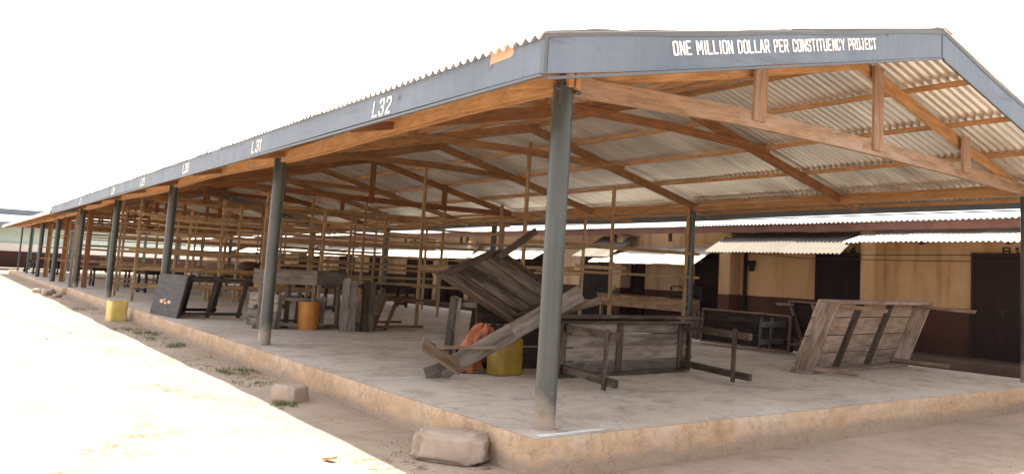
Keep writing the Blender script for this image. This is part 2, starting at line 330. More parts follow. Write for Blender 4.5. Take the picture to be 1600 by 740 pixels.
# ------------------------------------------------------------------ stencil lettering
GL = {  # strokes in a 0..1 x 0..1 cell, with stencil bridges left open
 'O':[((0.1,.93),(0.1,.07)),((.9,.93),(.9,.07)),((.1,.95),(.42,1)),((.58,1),(.9,.95)),((.1,.05),(.42,0)),((.58,0),(.9,.05))],
 'N':[((.1,1),(.1,0)),((.9,1),(.9,0)),((.2,.95),(.8,.05))],
 'E':[((.1,1),(.1,0)),((.26,1),(.9,1)),((.26,.5),(.75,.5)),((.26,0),(.9,0))],
 'M':[((.05,1),(.05,0)),((.95,1),(.95,0)),((.16,.97),(.5,.35)),((.5,.35),(.84,.97))],
 'I':[((.5,1),(.5,0))],
 'L':[((.1,1),(.1,0)),((.26,0),(.9,0))],
 'D':[((.1,1),(.1,0)),((.24,1),(.75,.95)),((.24,0),(.75,.05)),((.9,.88),(.9,.12))],
 'A':[((.05,0),(.4,1)),((.95,0),(.6,1)),((.32,.32),(.68,.32))],
 'R':[((.1,1),(.1,0)),((.25,1),(.85,.97)),((.88,.95),(.88,.55)),((.25,.5),(.85,.52)),((.5,.46),(.92,0))],
 'P':[((.1,1),(.1,0)),((.25,1),(.85,.97)),((.88,.95),(.88,.5)),((.25,.46),(.85,.48))],
 'C':[((.1,.92),(.1,.08)),((.15,.97),(.5,1)),((.55,1),(.9,.93)),((.9,.9),(.9,.72)),((.15,.03),(.5,0)),((.55,0),(.9,.07)),((.9,.1),(.9,.28))],
 'S':[((.9,.78),(.85,.95)),((.82,1),(.2,.98)),((.12,.93),(.12,.62)),((.16,.57),(.84,.43)),((.88,.38),(.88,.07)),((.8,.01),(.18,0)),((.1,.05),(.1,.24))],
 'T':[((.5,1),(.5,0)),((.02,1),(.38,1)),((.62,1),(.98,1))],
 'U':[((.1,1),(.1,.08)),((.9,1),(.9,.08)),((.12,.03),(.42,0)),((.58,0),(.88,.03))],
 'Y':[((.05,1),(.45,.48)),((.95,1),(.55,.48)),((.5,.42),(.5,0))],
 'J':[((.7,1),(.7,.08)),((.66,.02),(.25,.0)),((.2,.05),(.12,.22)),((.35,1),(.6,1))],
 '1':[((.5,1),(.5,0)),((.25,.82),(.42,.96))],
 '2':[((.1,.75),(.15,.94)),((.2,.99),(.75,.99)),((.85,.93),(.85,.62)),((.8,.55),(.12,.08)),((.12,0),(.9,0))],
 '3':[((.1,.8),(.15,.95)),((.22,1),(.75,1)),((.85,.94),(.85,.58)),((.75,.52),(.4,.52)),((.85,.45),(.85,.06)),((.75,0),(.2,0)),((.14,.05),(.1,.22))],
 '4':[((.7,1),(.7,0)),((.6,.95),(.08,.33)),((.05,.28),(.95,.28))],
 '0':[((0.12,.9),(0.12,.1)),((.88,.9),(.88,.1)),((.2,.98),(.8,.98)),((.2,.02),(.8,.02))],
 '7':[((.1,1),(.88,1)),((.85,.93),(.4,0))],
 '8':[((.12,.93),(.12,.57)),((.88,.93),(.88,.57)),((.2,1),(.8,1)),((.2,.5),(.8,.5)),((.12,.43),(.12,.07)),((.88,.43),(.88,.07)),((.2,0),(.8,0))],
 '9':[((.12,.93),(.12,.57)),((.88,.93),(.88,.1)),((.2,1),(.8,1)),((.2,.5),(.75,.5)),((.8,.02),(.2,.0))],
 'B':[((.1,1),(.1,0)),((.25,1),(.8,.98)),((.86,.93),(.86,.57)),((.25,.5),(.8,.5)),((.9,.43),(.9,.07)),((.25,0),(.82,.02))],
 '.':[((.3,0),(.7,0))],
}
def lettering(text, o, right, upv, height, width, sw, th=.004, narrow='I1.', parent=None, mat=None, name='lettering'):
    """flat stencil letters centred nowhere: start corner o, total width"""
    o,right,upv=Vector(o),Vector(right).normalized(),Vector(upv).normalized(); nrm=right.cross(upv)
    adv=[(.55 if ch in narrow else .7 if ch==' ' else 1.15 if ch=='M' else 1) for ch in text]
    unit=width/sum(adv); x=0; mb=MB()
    for ch,a in zip(text,adv):
        cw=unit*a
        for (x0,y0),(x1,y1) in GL.get(ch,[]):
            if ch=='1' or ch=='I': px=lambda t:x+cw*.5+(t-.5)*unit*.6
            else: px=lambda t:x+cw*(.1+t*.76)
            y0,y1 = [yy*.9+.05 for yy in (y0,y1)]
            p=o+right*px(x0)+upv*height*y0; q=o+right*px(x1)+upv*height*y1
            d=(q-p).normalized(); sd=d.cross(nrm).normalized()*sw/2; e=d*sw*.35
            p=p-e; q=q+e
            mb.ppd(p-sd, q-p, sd*2*rnd.uniform(.85,1.1), nrm*(th+rnd.uniform(0,.0012)), 1.0)
        x+=cw
    return mb.build(name, mat or M['whitepaint'], parent)

# ================================================================== SETTING
G = -.314
BX, AY = 9.21, 7.7475          # shed width, column bay
ZF, ZR, OX, OY = 3.02, 4.36, .94, 1.066
SL = (ZR-ZF)/(BX/2+OX)
# ---- ground
def make_ground():
    xs=[-600,-200,-80,-40,-25,-18]+[-14+.35*i for i in range(0,60)]+[8,12,20,30,60,120,300,700]
    ys=[-500,-150,-60,-25,-12]+[-9+.4*i for i in range(0,110)]+[37,42,50,65,90,140,260,600,1300]
    mb=MB(); idx={}
    for i,x in enumerate(xs):
        for j,y in enumerate(ys):
            z=G
            if -15<x<9 and -9<y<40:
                z+= .035*noise.noise(Vector((x*.35,y*.3,0)))+.018*noise.noise(Vector((x*1.3,y*1.1,4)))
                dd=max(0,1-abs(x+.45)/.7) if x<-.3 and y>-.5 else 0
                z+=.045*dd*(0.6+.6*noise.noise(Vector((0,y*.8,2))))
                if x>-.25 and y>-.25: z=G-.05
            mb.v.append(Vector((x,y,z))); idx[i,j]=len(mb.v)-1
    for i in range(len(xs)-1):
        for j in range(len(ys)-1):
            mb.f.append((idx[i,j],idx[i+1,j],idx[i+1,j+1],idx[i,j+1])); mb.uv.append([(0,0)]*4); mb.t.append(1)
    return struct(mb.build('ground', M['sand'], None, smooth=True))
make_ground()
# ---- slab (top + rough edge)
def slab(name, x0,y0,x1,y1, z=0, bottom=G-.2):
    mb=MB(); step=.3
    def j(x,y,k): return .014*noise.noise(Vector((x*1.7+k,y*1.7,k)))+.006*noise.noise(Vector((x*7,y*7,k)))
    per=[]
    n=int((y1-y0)/step)
    per+=[(x0,y0+(y1-y0)*i/n) for i in range(n)]
    n=int((x1-x0)/step); per+=[(x0+(x1-x0)*i/n,y1) for i in range(n)]
    n=int((y1-y0)/step); per+=[(x1,y1-(y1-y0)*i/n) for i in range(n)]
    n=int((x1-x0)/step); per+=[(x1-(x1-x0)*i/n,y0) for i in range(n)]
    cx,cy=(x0+x1)/2,(y0+y1)/2
    top=[Vector((x+j(x,y,1),y+j(x,y,5),z)) for x,y in per]
    t=MB(); t.v=list(top); t.f=[tuple(reversed(range(len(top))))]; t.uv=[[(0,0)]*len(top)]; t.t=[1]
    o=struct(t.build(name, M['concrete'], None))
    e=MB(); N=len(per)
    lev=[(0,-.002,0),(.0,-.012,.012),(.1,-.10,.016),(.2,-.2,.02),(.3,-.36,.03),(1,bottom-z,.04)]
    for li,(f,dz,out) in enumerate(lev):
        for k,(x,y) in enumerate(per):
            ox=(-1 if x<=x0 else 1 if x>=x1 else 0); oy=(-1 if y<=y0 else 1 if y>=y1 else 0)
            b=top[k]; w_=out+.02*noise.noise(Vector((x*2.2,y*2.2,dz*5)))*(li>1)
            e.v.append(Vector((b.x+ox*w_, b.y+oy*w_, z+dz)))
    for li in range(len(lev)-1):
        for k in range(N):
            a,b=li*N+k,li*N+(k+1)%N; e.f.append((b,a,a+N,b+N)); e.uv.append([(0,0)]*4); e.t.append(1)
    return o, struct(e.build(name+'_edge', M['edge'], None, smooth=True))
slab('concrete_floor', -.28, -.28, 9.85, 30.6)
slab('far_concrete_floor', -.35, 31.2, 9.85, 62, -.06)
# lime joints on the floor
mj=MB()
for y,x0,x1 in ((3.47,-.2,2.2),(3.45,4.9,8.7),(7.9,-.05,9.4),(11.7,.1,9.4),(-.19,-.2,.5)):
    n=int((x1-x0)/.25)
    for i in range(n):
        if rnd.random()<.16: continue
        a=x0+(x1-x0)*i/n; b=x0+(x1-x0)*(i+1)/n; w0=rnd.uniform(.02,.05)
        dy=.012*noise.noise(Vector((a*3,y,0)))
        mj.face([(a,y-w0+dy,.003),(b,y-w0*.9+dy,.003),(b,y+w0*.8+dy,.003),(a,y+w0+dy,.003)])
struct(mj.build('floor_joint_lines', M['mortar'], None))
# paving behind the slab (between floor and verandah)
mp_=MB(); mp_.ppd((9.95,-12,-.06-.25),(0,90,0),(1.0,0,0),(0,0,.10),1.0); struct(mp_.build('drain_path', M['mortar'], None))

# ================================================================== SHEDS
def corr_sheets(mb, eave, ridge, y0, y1, pitch=.12, amp=.021, sheetw=6, zoff=0, split=True):
    """corrugated sheets from eave (x,z) to ridge (x,z), ridges running down the slope"""
    (xe,ze),(xr,zr)=eave,ridge; y=y0; k=0
    parts=((0,.56),(.5,1.0)) if split else ((0,1),)
    for pi,(f0,f1) in enumerate(parts):
        y=y0
        while y<y1-.01:
            ye=min(y+pitch*sheetw, y1); n=max(2,int(round((ye-y)/pitch*6))); tn=rnd.uniform(.84,1.06)
            e0=rnd.uniform(-.01,.01) if f0==0 else 0; dz=rnd.uniform(0,.004)+pi*.018; tilt=rnd.uniform(-.004,.004)
            prev=None
            for i in range(n+1):
                yy=y+(ye-y+ (pitch*.3 if ye<y1 else 0))*i/n; wv=amp*math.cos(2*math.pi*(yy-y0)/pitch)
                cur=[]
                for s in (0,.5,1):
                    f=f0+(f1-f0)*s
                    x=xe+(xr-xe)*f; z=ze+(zr-ze)*f
                    if s==0: x+= e0*(1 if xe<xr else -1)
                    z+=wv+dz+tilt*i/n+zoff + .008*noise.noise(Vector((x*.6,yy*.5,3)))
                    mb.v.append(Vector((x,yy,z))); cur.append(len(mb.v)-1)
                if prev:
                    for q in range(2):
                        mb.f.append((prev[q],cur[q],cur[q+1],prev[q+1])); mb.uv.append([(0,0)]*4); mb.t.append(tn)
                prev=cur
            y=ye
def roofz(x): return ZR-SL*abs(x-BX/2)
def truss(parent, y, heavy=False, zb=3.02, struts=(2.6,4.9,7.2), col='timber', collar=False):
    """bottom chord (or collar tie) is the part; rafters and struts are its sub-parts"""
    mb=MB(); ys=y
    if heavy: mb.poly_beam([Vector((-.0,ys,3.0)),Vector((2.3,ys,3.11)),Vector((4.6,ys,3.13)),Vector((6.9,ys,3.11)),Vector((9.3,ys,3.06))], .06, .19)
    elif collar:
        zc=3.70+rnd.uniform(-.03,.03); mb.poly_beam([Vector((2.0,ys,zc-.03)),Vector((4.5,ys,zc+.03)),Vector((7.0,ys,zc-.02))], .045, .14)
    else: mb.poly_beam([Vector((-.05,ys,zb+.08)),Vector((2.3,ys,zb+.10)),Vector((4.6,ys,zb+.07)),Vector((6.9,ys,zb+.06)),Vector((9.26,ys,zb+.08))], .045, .15)
    ch=mb.build('truss', M['timber_pale'] if heavy else M[col], parent, .004)
    for sgn in (-1,1):
        x0=BX/2-sgn*.02; xe=BX/2+sgn*(BX/2+.55)
        r=MB(); a=Vector((x0,ys+.05,roofz(x0)-.17)); b=Vector((xe,ys+.05,roofz(xe)-.17)); mid=(a+b)/2+Vector((0,rnd.uniform(-.015,.015),-.02))
        r.poly_beam([a,mid,b],.055,.165); r.build('rafter', M[col], ch, .004)
    if not collar:
        for sx in struts:
            q=MB(); zt=roofz(sx)-.11; q.beam((sx,ys-.047,zb-.03),(sx,ys-.047+rnd.uniform(-.02,.02),zt),.20 if heavy else .15,.045,(0,1,0)); q.build('strut', M['timber_pale'] if heavy else M['timber_red'], ch, .003)
    return ch
def column(parent, x, y, r=.093, lean=(0,0), zb=0, top=3.05, mat='column', name='column'):
    c=MB(); n=8
    pts=[Vector((x+lean[0]*k/n,y+lean[1]*k/n,zb+(top-zb)*k/n)) for k in range(n+1)]
    c.tube(pts,[r+.001*math.sin(k*2.3) for k in range(n+1)],28)
    o=c.build(name, M[mat], parent, 0, True)
    md=o.modifiers.new('edge','EDGE_SPLIT'); md.split_angle=R(50)
    return o

shed=thing('market_shed','long open market shed with grey stencilled fascia, timber trusses and corrugated roof','shed',(BX/2,15,0))
col_xy=[(0,0)]+[(0,AY*k) for k in (1,2,3,4)]+[(BX+.19,0.05),(BX,7.5),(BX,16.2),(BX+.15,24.4),(BX,31)]
for i,(x,y) in enumerate(col_xy):
    c=column(shed,x,y,.093 if x<5 else .088, (.0,0), 0, 2.98)
    if i==0:   # flat steel tongue bolted to the plate
        t=MB(); t.beam((x-.02,y-.06,2.8),(x-.02,y-.06,3.1),.012,.13,(1,0,0)); t.build('bracket', M['column_dark'], c)
        t=MB()
        for dx in (-.16,.06): t.tube([(x+dx,y-.09,2.93),(x+dx+.06,y-.09,2.93)],.016,8)
        t.build('bolt', M['column_dark'], c)
        t=MB(); t.tube([(x,y,.0),(x,y,.012)],.125,24); t.build('base_collar', M['concrete'], c)
    elif x==0:
        t=MB(); t.beam((x-.09,y-.03,2.75),(x-.09,y-.03,3.14),.02,.07,(0,1,0)); t.build('bracket', M['column_dark'], c)
# timber post beside the last column
p=MB(); p.beam((.22,30.6,0),(.22,30.6,3),.16,.16,(1,0,0)); p.build('timber_post', M['timber_red'], shed)
# wall plates (slightly bowed)
for x,mt in ((0,'timber'),(BX,'timber')):
    mb=MB(); pts=[]
    for k in range(0,17):
        y=-.35+k*1.98
        if x==0: y=-.12+k*1.963
        pts.append(Vector((x-.0, y, 3.03+.035*math.sin(k*1.15+.5)*(1 if x==0 else .4))))
    mb.poly_beam(pts,.055,.17 if x==0 else .13); mb.build('wall_plate', M[mt], shed, .005)
    if x==0:
        mb=MB(); mb.poly_beam([p_+Vector((.075,0,-.02)) for p_ in pts],.05,.15); mb.build('wall_plate', M[mt], shed, .005)
# trusses
truss(shed, 0.0, heavy=True, zb=3.12)
TY=[3.44,7.42,11.2,15.0,18.8,22.6,26.4,30.2]
for k,y in enumerate(TY):
    truss(shed, y, zb=3.02, struts=(2.3,4.6,6.75), col='timber_shaded' if k%3 else 'timber_red', collar=(k not in (3,5,7)))
    hb=MB(); hb.beam((-.02,y-.10,3.1),(-.02,y-.10,roofz(0)-.06),.05,.11,(0,1,0)); hb.build('heel_block', M['timber'], shed, .003)
    sp=MB(); sp.beam((-.62,y-.16,roofz(-.62)-.12),(.4,y-.16,roofz(.4)-.12),.045,.10); sp.build('outrigger', M['timber'], shed)
# purlins
for x in (-.78,.03,1.05,2.2,3.35,4.45,4.76,5.72,6.9,8.1,9.35,10.0):
    mb=MB(); pts=[Vector((x,y,roofz(x)-.062+.01*math.sin(y*.9+x))) for y in [-1.0+ i*2.06 for i in range(17)]]
    mb.poly_beam(pts,.065,.065); mb.build('purlin', M['timber'], shed, .003)
# roof sheets
YE=31.95
for nm,ex in (('roof_slope',-OX-.035),('roof_slope',BX+OX+.05)):
    mb=MB(); corr_sheets(mb,(ex,roofz(ex)-.005),(BX/2,ZR-.005),-OY-.02,YE)
    o=mb.build(nm,M['sheet'],shed,0,True)
mb=MB()
for s in (-1,1):
    mb.face([(BX/2,-OY-.04,ZR+.035),(BX/2,YE,ZR+.035),(BX/2+s*.2,YE,ZR+.035-.2*SL+.012),(BX/2+s*.2,-OY-.04,ZR+.035-.2*SL+.012)][::s],None,1)
mb.build('ridge_cap',M['sheet'],shed)
# fascia boards: eave sides
def eave_fascia(x, sgn, lo=.275):
    mb=MB(); n=16; L=YE+OY
    for k in range(n):
        y0=-OY+L*k/n; y1=-OY+L*(k+1)/n+.002; a=.012*math.sin(k*.9); b=.012*math.sin((k+1)*.9)
        mb.v += [Vector((x+sgn*t,y,z)) for t in (0,.03) for (y,z) in ((y0,ZF+a*.5),(y1,ZF+b*.5),(y1,ZF-lo+b),(y0,ZF-lo+a))]
        i=len(mb.v)-8
        for f in ((i,i+1,i+2,i+3),(i+7,i+6,i+5,i+4),(i,i+4,i+5,i+1),(i+3,i+2,i+6,i+7)): mb.f.append(f); mb.uv.append([(0,0)]*4); mb.t.append(1)
        if k in (0,n-1):
            mb.f.append((i,i+3,i+7,i+4) if k==0 else (i+1,i+5,i+6,i+2)); mb.uv.append([(0,0)]*4); mb.t.append(1)
    o=mb.build('fascia_board',M['fascia'],shed)
    tr=MB(); tr.ppd((x-sgn*.012,-OY+.01,ZF-lo-.03),(0,L-.02,0),(sgn*.03,0,0),(0,0,.022),1); tr.build('drip_strip',M['trim'],o)
    return o
ef=eave_fascia(-OX,1); eave_fascia(BX+OX,-1,.17)
for txt,yc in (('L32',1.70),('L31',5.75),('L30',9.85),('L29',13.75),('L28',17.55),('L27',23.6)):
    hh=.165; ww=.46
    lettering(txt,(-OX-.002,yc+ww/2,ZF-.245),(0,-1,0),(0,-.2,1),hh,ww,.023,parent=ef)
pm=MB(); prf=[(0,.0),(.02,.015),(.3,.02),(.33,.035),(.345,.06),(.33,.085),(.345,.11),(.31,.135),(.02,.125),(0,.1)]
pm.face([(-OX-.003,-.30-u*1.0-.02,ZF-.11+v) for u,v in prf][::-1]); pm.build('bare_patch',M['patch'],ef)
# gable fascias (front and far end)
def gable(y, sgn, text=False):
    for s in (-1,1):
        mb=MB(); xa=BX/2; xb=BX/2+s*(BX/2+OX+ (.002)); n=9
        for k in range(n):
            f0,f1=k/n,(k+1)/n
            q=[]
            for f in (f0,f1):
                x=xa+(xb-xa)*f; wob=.008*math.sin(f*17+s)
                q.append((x,ZR-SL*abs(x-BX/2)+wob+.01, ZR-SL*abs(x-BX/2)-.305+(.02 if f>.9 else 0)+wob*.4))
            i=len(mb.v)
            mb.v += [Vector((x,y+sgn*t,z)) for t in (0,.03) for (x,z) in ((q[0][0],q[0][1]),(q[1][0],q[1][1]),(q[1][0],q[1][2]),(q[0][0],q[0][2]))]
            for f in ((i,i+1,i+2,i+3),(i+7,i+6,i+5,i+4),(i,i+4,i+5,i+1),(i+3,i+2,i+6,i+7)): mb.f.append(f if s*sgn<0 else f[::-1]); mb.uv.append([(0,0)]*4); mb.t.append(1)
            if k in (0,n-1):
                f=(i,i+3,i+7,i+4) if k==0 else (i+1,i+5,i+6,i+2); mb.f.append(f); mb.uv.append([(0,0)]*4); mb.t.append(1)
        o=mb.build('fascia_board',M['fascia'],shed)
        # irregular sheet flashing folded over the top edge
        fl=MB(); n=40; L=[]
        for k in range(n+1):
            f=k/n; x=xa+(xb-xa)*f; z=ZR-SL*abs(x-BX/2)+.012+.008*math.sin(f*17+s)
            h=.012+.012*noise.noise(Vector((x*2.5,y,s)))+.004*math.sin(x*31)
            L.append((x,z,h))
        for (x0,z0,h0),(x1,z1,h1) in zip(L,L[1:]):
            fl.face([(x0,y-sgn*.008,z0-.035),(x1,y-sgn*.008,z1-.035),(x1,y-sgn*.012,z1+h1),(x0,y-sgn*.012,z0+h0)])
            fl.face([(x0,y-sgn*.012,z0+h0),(x1,y-sgn*.012,z1+h1),(x1,y+sgn*.08,z1+h1+.006),(x0,y+sgn*.08,z0+h0+.006)])
        fl.build('flashing',M['trim'],o)
        ss=Vector((s*1,0,-SL)); ln=(BX/2+OX-.06)
        tr=MB(); tr.ppd((BX/2+s*.03,y-sgn*.014,ZR-.335-.007),ss*ln,(0,sgn*.03,0),(0,0,.022),1); tr.build('drip_strip',M['trim'],o)
        if s==-1 and text:
            d=Vector((1,0,SL)); u=Vector((-SL,0,1))
            lettering('ONE MILLION DOLLAR PER CONSTITUENCY PROJECT',(.315,y-sgn*.003,3.135),d,u,.118,3.02,.0178,parent=o)
        if s==1 and text:   # butt joint at the apex
            j=MB(); j.ppd((BX/2-.012,y-sgn*.009,ZR-.30),(0,0,.29),(.02,0,0),(0,sgn*.006,0),1); j.build('joint_strip',M['trim'],o)
gable(-OY,1,True); gable(YE,-1)
# corner strip
cs=MB(); cs.ppd((-OX-.012,-OY-.012,ZF-.29),(0,0,.30),(.03,0,0),(0,.045,0),1); cs.build('corner_strip',M['trim'],shed)
# end rafters behind the front fascia
for s in (-1,1):
    mb=MB(); a=Vector((BX/2,-OY+.06,ZR-.2)); b=Vector((BX/2+s*(BX/2+OX-.04),-OY+.06,roofz(BX/2+s*(BX/2+OX-.04))-.2)); mb.beam(a,b,.045,.10); mb.build('rafter',M['timber'],shed,.003)

# ---- second shed, farther along
s2=thing('market_shed','farther open market shed with bare rafter ends and pale roof, beyond the grey fascia','shed',(BX/2,47,0))
D2=-.16
def rz2(x): return roofz(x)+D2
for x,y in [(0,32.2),(0,39.0),(0,46.4),(0,53),(0,60)]+[(BX,32.2+k*6.9) for k in range(5)]:
    column(s2,x,y,.10 if y<50 else .05,(0,0),-.06,2.8,'column_dark')
for k in range(2):
    q=MB(); q.beam((.35,39.0+k*7.4,-.06),(.35,39.0+k*7.4,2.8),.16,.2,(1,0,0)); q.build('timber_post',M['timber_red'],s2)
for x in (0,BX):
    mb=MB(); mb.poly_beam([Vector((x,31.9+k*4.3,2.86+.03*math.sin(k*2))) for k in range(8)],.06,.15); mb.build('wall_plate',M['timber'],s2)
for k,y in enumerate([32.3+i*4.2 for i in range(8)]):
    mb=MB(); mb.beam((-.05,y,2.88),(9.26,y,2.88),.05,.12); ch=mb.build('truss',M['timber_red'],s2)
    for sgn in (-1,1):
        r=MB(); xe=BX/2+sgn*(BX/2+.85); r.beam((BX/2,y+.05,rz2(BX/2)-.15),(xe,y+.05,rz2(xe)-.13),.05,.11); r.build('rafter',M['timber'],ch)
    for sx in (2.3,4.6,6.9):
        q=MB(); q.beam((sx,y-.05,2.9),(sx,y-.05,rz2(sx)-.1),.05,.12,(1,0,0)); q.build('strut',M['timber_red'],ch)
for x in (-.8,0.2,1.4,2.6,3.8,5.4,6.6,7.8,9.0,10.0):
    mb=MB(); mb.beam((x,31.7,rz2(x)-.06),(x,62,rz2(x)-.06),.06,.06); mb.build('purlin',M['timber'],s2)
q=MB(); q.ppd((-OX-.05,31.98,rz2(-OX)-.13),(0,30,0),(.02,0,0),(0,0,.12),1); q.build('lit_eave_strip',M['whitepaint'],s2)  # added white strip: brightness of the sunlit roof edge painted along the eave
for ex in (-OX,BX+OX):
    mb=MB(); corr_sheets(mb,(ex,rz2(ex)),(BX/2,rz2(BX/2)),32.05,62,.2,.02,4); mb.build('roof_slope',M['sheet'],s2,0,True)

# ---- distant grey roofed building across the end
ds=thing('distant_shed','distant dark roofed shed on thin posts closing the far end of the yard','shed',(2,78,G))
for x in [-9+k*2.6 for k in range(18)]:
    q=MB(); q.beam((x,72,G),(x,72,3.0),.2,.2,(1,0,0)); q.build('post',M['column_dark'],ds)
q=MB(); q.ppd((-14,71.6,2.98),(60,0,0),(0,.1,0),(0,0,.35),1); q.build('fascia_board',M['farroof'],ds)
q=MB(); q.ppd((-14,71.5,3.34),(60,0,0),(0,6,.75),(0,0,.06),1); q.build('roof_slope',M['farroof'],ds)
q=MB(); q.ppd((-14,77.5,4.05),(18.6,0,0),(0,.12,0),(0,0,.55),1); q.build('upper_fascia',M['farroof'],ds)
q=MB(); q.ppd((-14,77.4,4.72),(18.9,0,0),(0,5,.4),(0,0,.05),1); q.build('upper_roof',M['farroof'],ds)
q=MB(); q.ppd((-14,83,4.05),(18.5,0,0),(0,.1,0),(0,0,.6),1); q.build('rear_fascia',M['farroof'],ds)
tw=thing('distant_wall_building','distant low building with pale turquoise wall behind the dark posts','building',(2,86,G))
q=MB(); q.ppd((-16,86,1.85),(58,0,0),(0,.3,0),(0,0,1.5),1); q.build('wall',M['turquoise'],tw)
q=MB(); q.ppd((-16,85.6,G),(58,0,0),(0,.5,0),(0,0,1.45),1); q.build('dado',M['dado'],tw)
q=MB(); q.ppd((-16,85.7,1.14),(58,0,0),(0,.5,0),(0,0,.7),1); q.build('white_band',M['whitepaint'],tw)
q=MB(); q.ppd((-16,85,3.36),(58,0,0),(0,6,.3),(0,0,.08),1); q.build('roof_slope',M['farroof'],tw)

# ================================================================== SHOP ROW behind
shop=thing('shop_building','long ochre shop row with maroon dado, dark doors and a maroon roof edge','building',(12,15,0))
XW=12.0; Y0,Y1=-14,66
q=MB()
q.ppd((XW,Y0,.1),(0,18,0),(.2,0,0),(0,0,2.68),1)
q.ppd((XW,4.002,.1),(0,6.6,0),(.2,0,0),(0,0,2.68),1)
q.build('wall',M['ochre'],shop)
q=MB(); q.ppd((XW,10.605,.1),(0,55,0),(.2,0,0),(0,0,2.68),1); q.build('wall',M['peach'],shop)
q=MB(); q.ppd((XW-.012,Y0,.1),(0,Y1-Y0,0),(.01,0,0),(0,0,.96),1); q.build('dado',M['dado'],shop)
q=MB(); q.ppd((10.95,Y0,-.5),(0,Y1-Y0,0),(1.2,0,0),(0,0,.6),1)
q.ppd((10.45,Y0,-.5),(0,Y1-Y0,0),(.49,0,0),(0,0,.38),1); q.build('verandah_step',M['verandah'],shop,.015)
def door(y0,y1,zt,mat='door',zb=.1,leaf=True,label=None):
    d=MB(); d.ppd((XW-.03,y0,zb),(0,y1-y0,0),(.012,0,0),(0,0,zt-zb),1); o=d.build('door',M[mat],shop)
    if leaf:
        f=MB()
        for y in (y0-.03,y1-.03): f.ppd((XW-.06,y,zb),(0,.06,0),(.045,0,0),(0,0,zt-zb+.0),1)
        f.ppd((XW-.061,y0-.03,zt),(0,y1-y0+.06,0),(.046,0,0),(0,0,.06),1); f.build('door_frame',M[mat],o)
        c=MB(); n=max(2,int((y1-y0)/.22))
        for k in range(n): c.ppd((XW-.036,y0+.04+(y1-y0-.06)*k/n,zb+.03),(0,.035,0),(.006,0,0),(0,0,zt-zb-.06),1)
        c.build('board_strip',M['door'],o)
        if y1-y0<3:
            h=MB(); ym=(y0+y1)/2; h.ppd((XW-.045,ym-.12,1.05),(0,.24,0),(.008,0,0),(0,0,.03),1); h.ppd((XW-.06,ym-.03,.97),(0,.06,0),(.02,0,0),(0,0,.075),1); h.build('padlock_hasp',M['blackpaint'],o)
            for hz in (.45,1.7):
                h=MB(); h.ppd((XW-.045,y1-.30,hz),(0,.28,0),(.008,0,0),(0,0,.04),1); h.build('hinge',M['black'],o)
    return o
dd=[(1.0,2.2,2.13),(4.62,6.0,2.11),(8.98,10.0,2.06),(12.16,12.68,1.95),(13.7,15.2,1.95),(17.2,20.9,1.95),(22.6,24.1,1.95),(25.6,27.9,1.95),(30.5,32.0,1.95),(34,35.9,1.95),(39,42,1.95),(45,47,1.95),(-4,-2.4,2.1)]
for i,(a,b,z) in enumerate(dd): door(a,b,z,'black' if i in (1,4) else 'door')
for y0,w_ in ((4.22,.36),(8.45,.38),(12.80,.5)):
    q=MB(); q.ppd((XW-.38,y0,1.06),(0,w_,0),(.37,0,0),(0,0,1.56),1); o=q.build('pilaster',M['ochre' if y0<12 else 'peach'],shop)
    q=MB(); q.ppd((XW-.383,y0-.003,.1),(0,w_+.006,0),(.374,0,0),(0,0,.957),1); q.build('dado',M['maroon' if y0>8 else 'dado'],o)
for y0 in (29.5,24.2,21.6,36.5):
    q=MB(); q.ppd((XW-.5,y0,.1),(0,.3,0),(.2,0,0),(0,0,2.4),1); q.build('pilaster',M['peach'],shop)
q=MB(); q.tube([(XW-.07,8.2,.1),(XW-.07,8.2,2.3)],.05,10); q.build('drainpipe',M['black'],shop)
q=MB(); q.tube([(XW-.09,7.95,1.75),(XW-.09,7.95,1.78)],.01,6); q.tube([(XW-.1,7.97,1.68),(XW-.1,7.97,1.95)],[.06,.11],10); q.build('meter_box',M['black'],shop)
q=MB()
q.ppd((11.38,Y0,2.64),(0,Y1-Y0,0),(.04,0,0),(0,0,.165),1); q.build('fascia_board',M['maroon'],shop)
q=MB(); corr_sheets(q,(11.3,2.825),(17,2.93),Y0,Y1,.12,.02,6,split=False); q.build('roof_slope',M['sheet'],shop,0,True)
for y in (10.6,13.0,21.9,22.4,26.4,27.3):
    q=MB(); q.beam((11.5,y,2.72),(11.5,y,2.42),.05,.10,(0,1,0)); q.build('bracket',M['black'],shop)
# awnings
def awning(y0,y1,xf,zf_,xb,zb,skew=0,mat='awning',pitch=.11,amp=.016,frame=True):
    mb=MB(); y=y0; n=int((y1-y0)/pitch*5); prev=None; tn=1; 
    for i in range(n+1):
        yy=y0+(y1-y0)*i/n
        if i%(5*7)==0: tn=rnd.uniform(.85,1.05); dz=rnd.uniform(-.012,.012); ex=rnd.uniform(-.05,.05)
        wv=amp*math.cos(2*math.pi*(yy)/pitch)
        cur=[]
        for s in (0,1):
            x=xf+ex+(xb-xf-ex)*s; z=zf_+(zb-zf_)*s+wv+dz; mb.v.append(Vector((x,yy+skew*s,z))); cur.append(len(mb.v)-1)
        if prev: mb.f.append((prev[0],cur[0],cur[1],prev[1])); mb.uv.append([(0,0)]*4); mb.t.append(tn)
        prev=cur
    o=mb.build('awning',M[mat],shop,0,True)
    if frame:
        sl_=(zb-zf_)/(xb-xf); f=MB(); f.beam((xf+.35,y0+.05,zf_-.045+.35*sl_),(xf+.35,y1-.05,zf_-.045+.35*sl_),.05,.04)
        k=y0+.15
        while k<y1: f.beam((xf+.12,k,zf_-.06+.12*sl_),(xb,k+skew,zb-.06),.05,.05); k+=1.7
        f.build('awning_frame',M['brown'],o)
    return o
awning(-6,4.42,10.6,2.33,11.95,2.68)
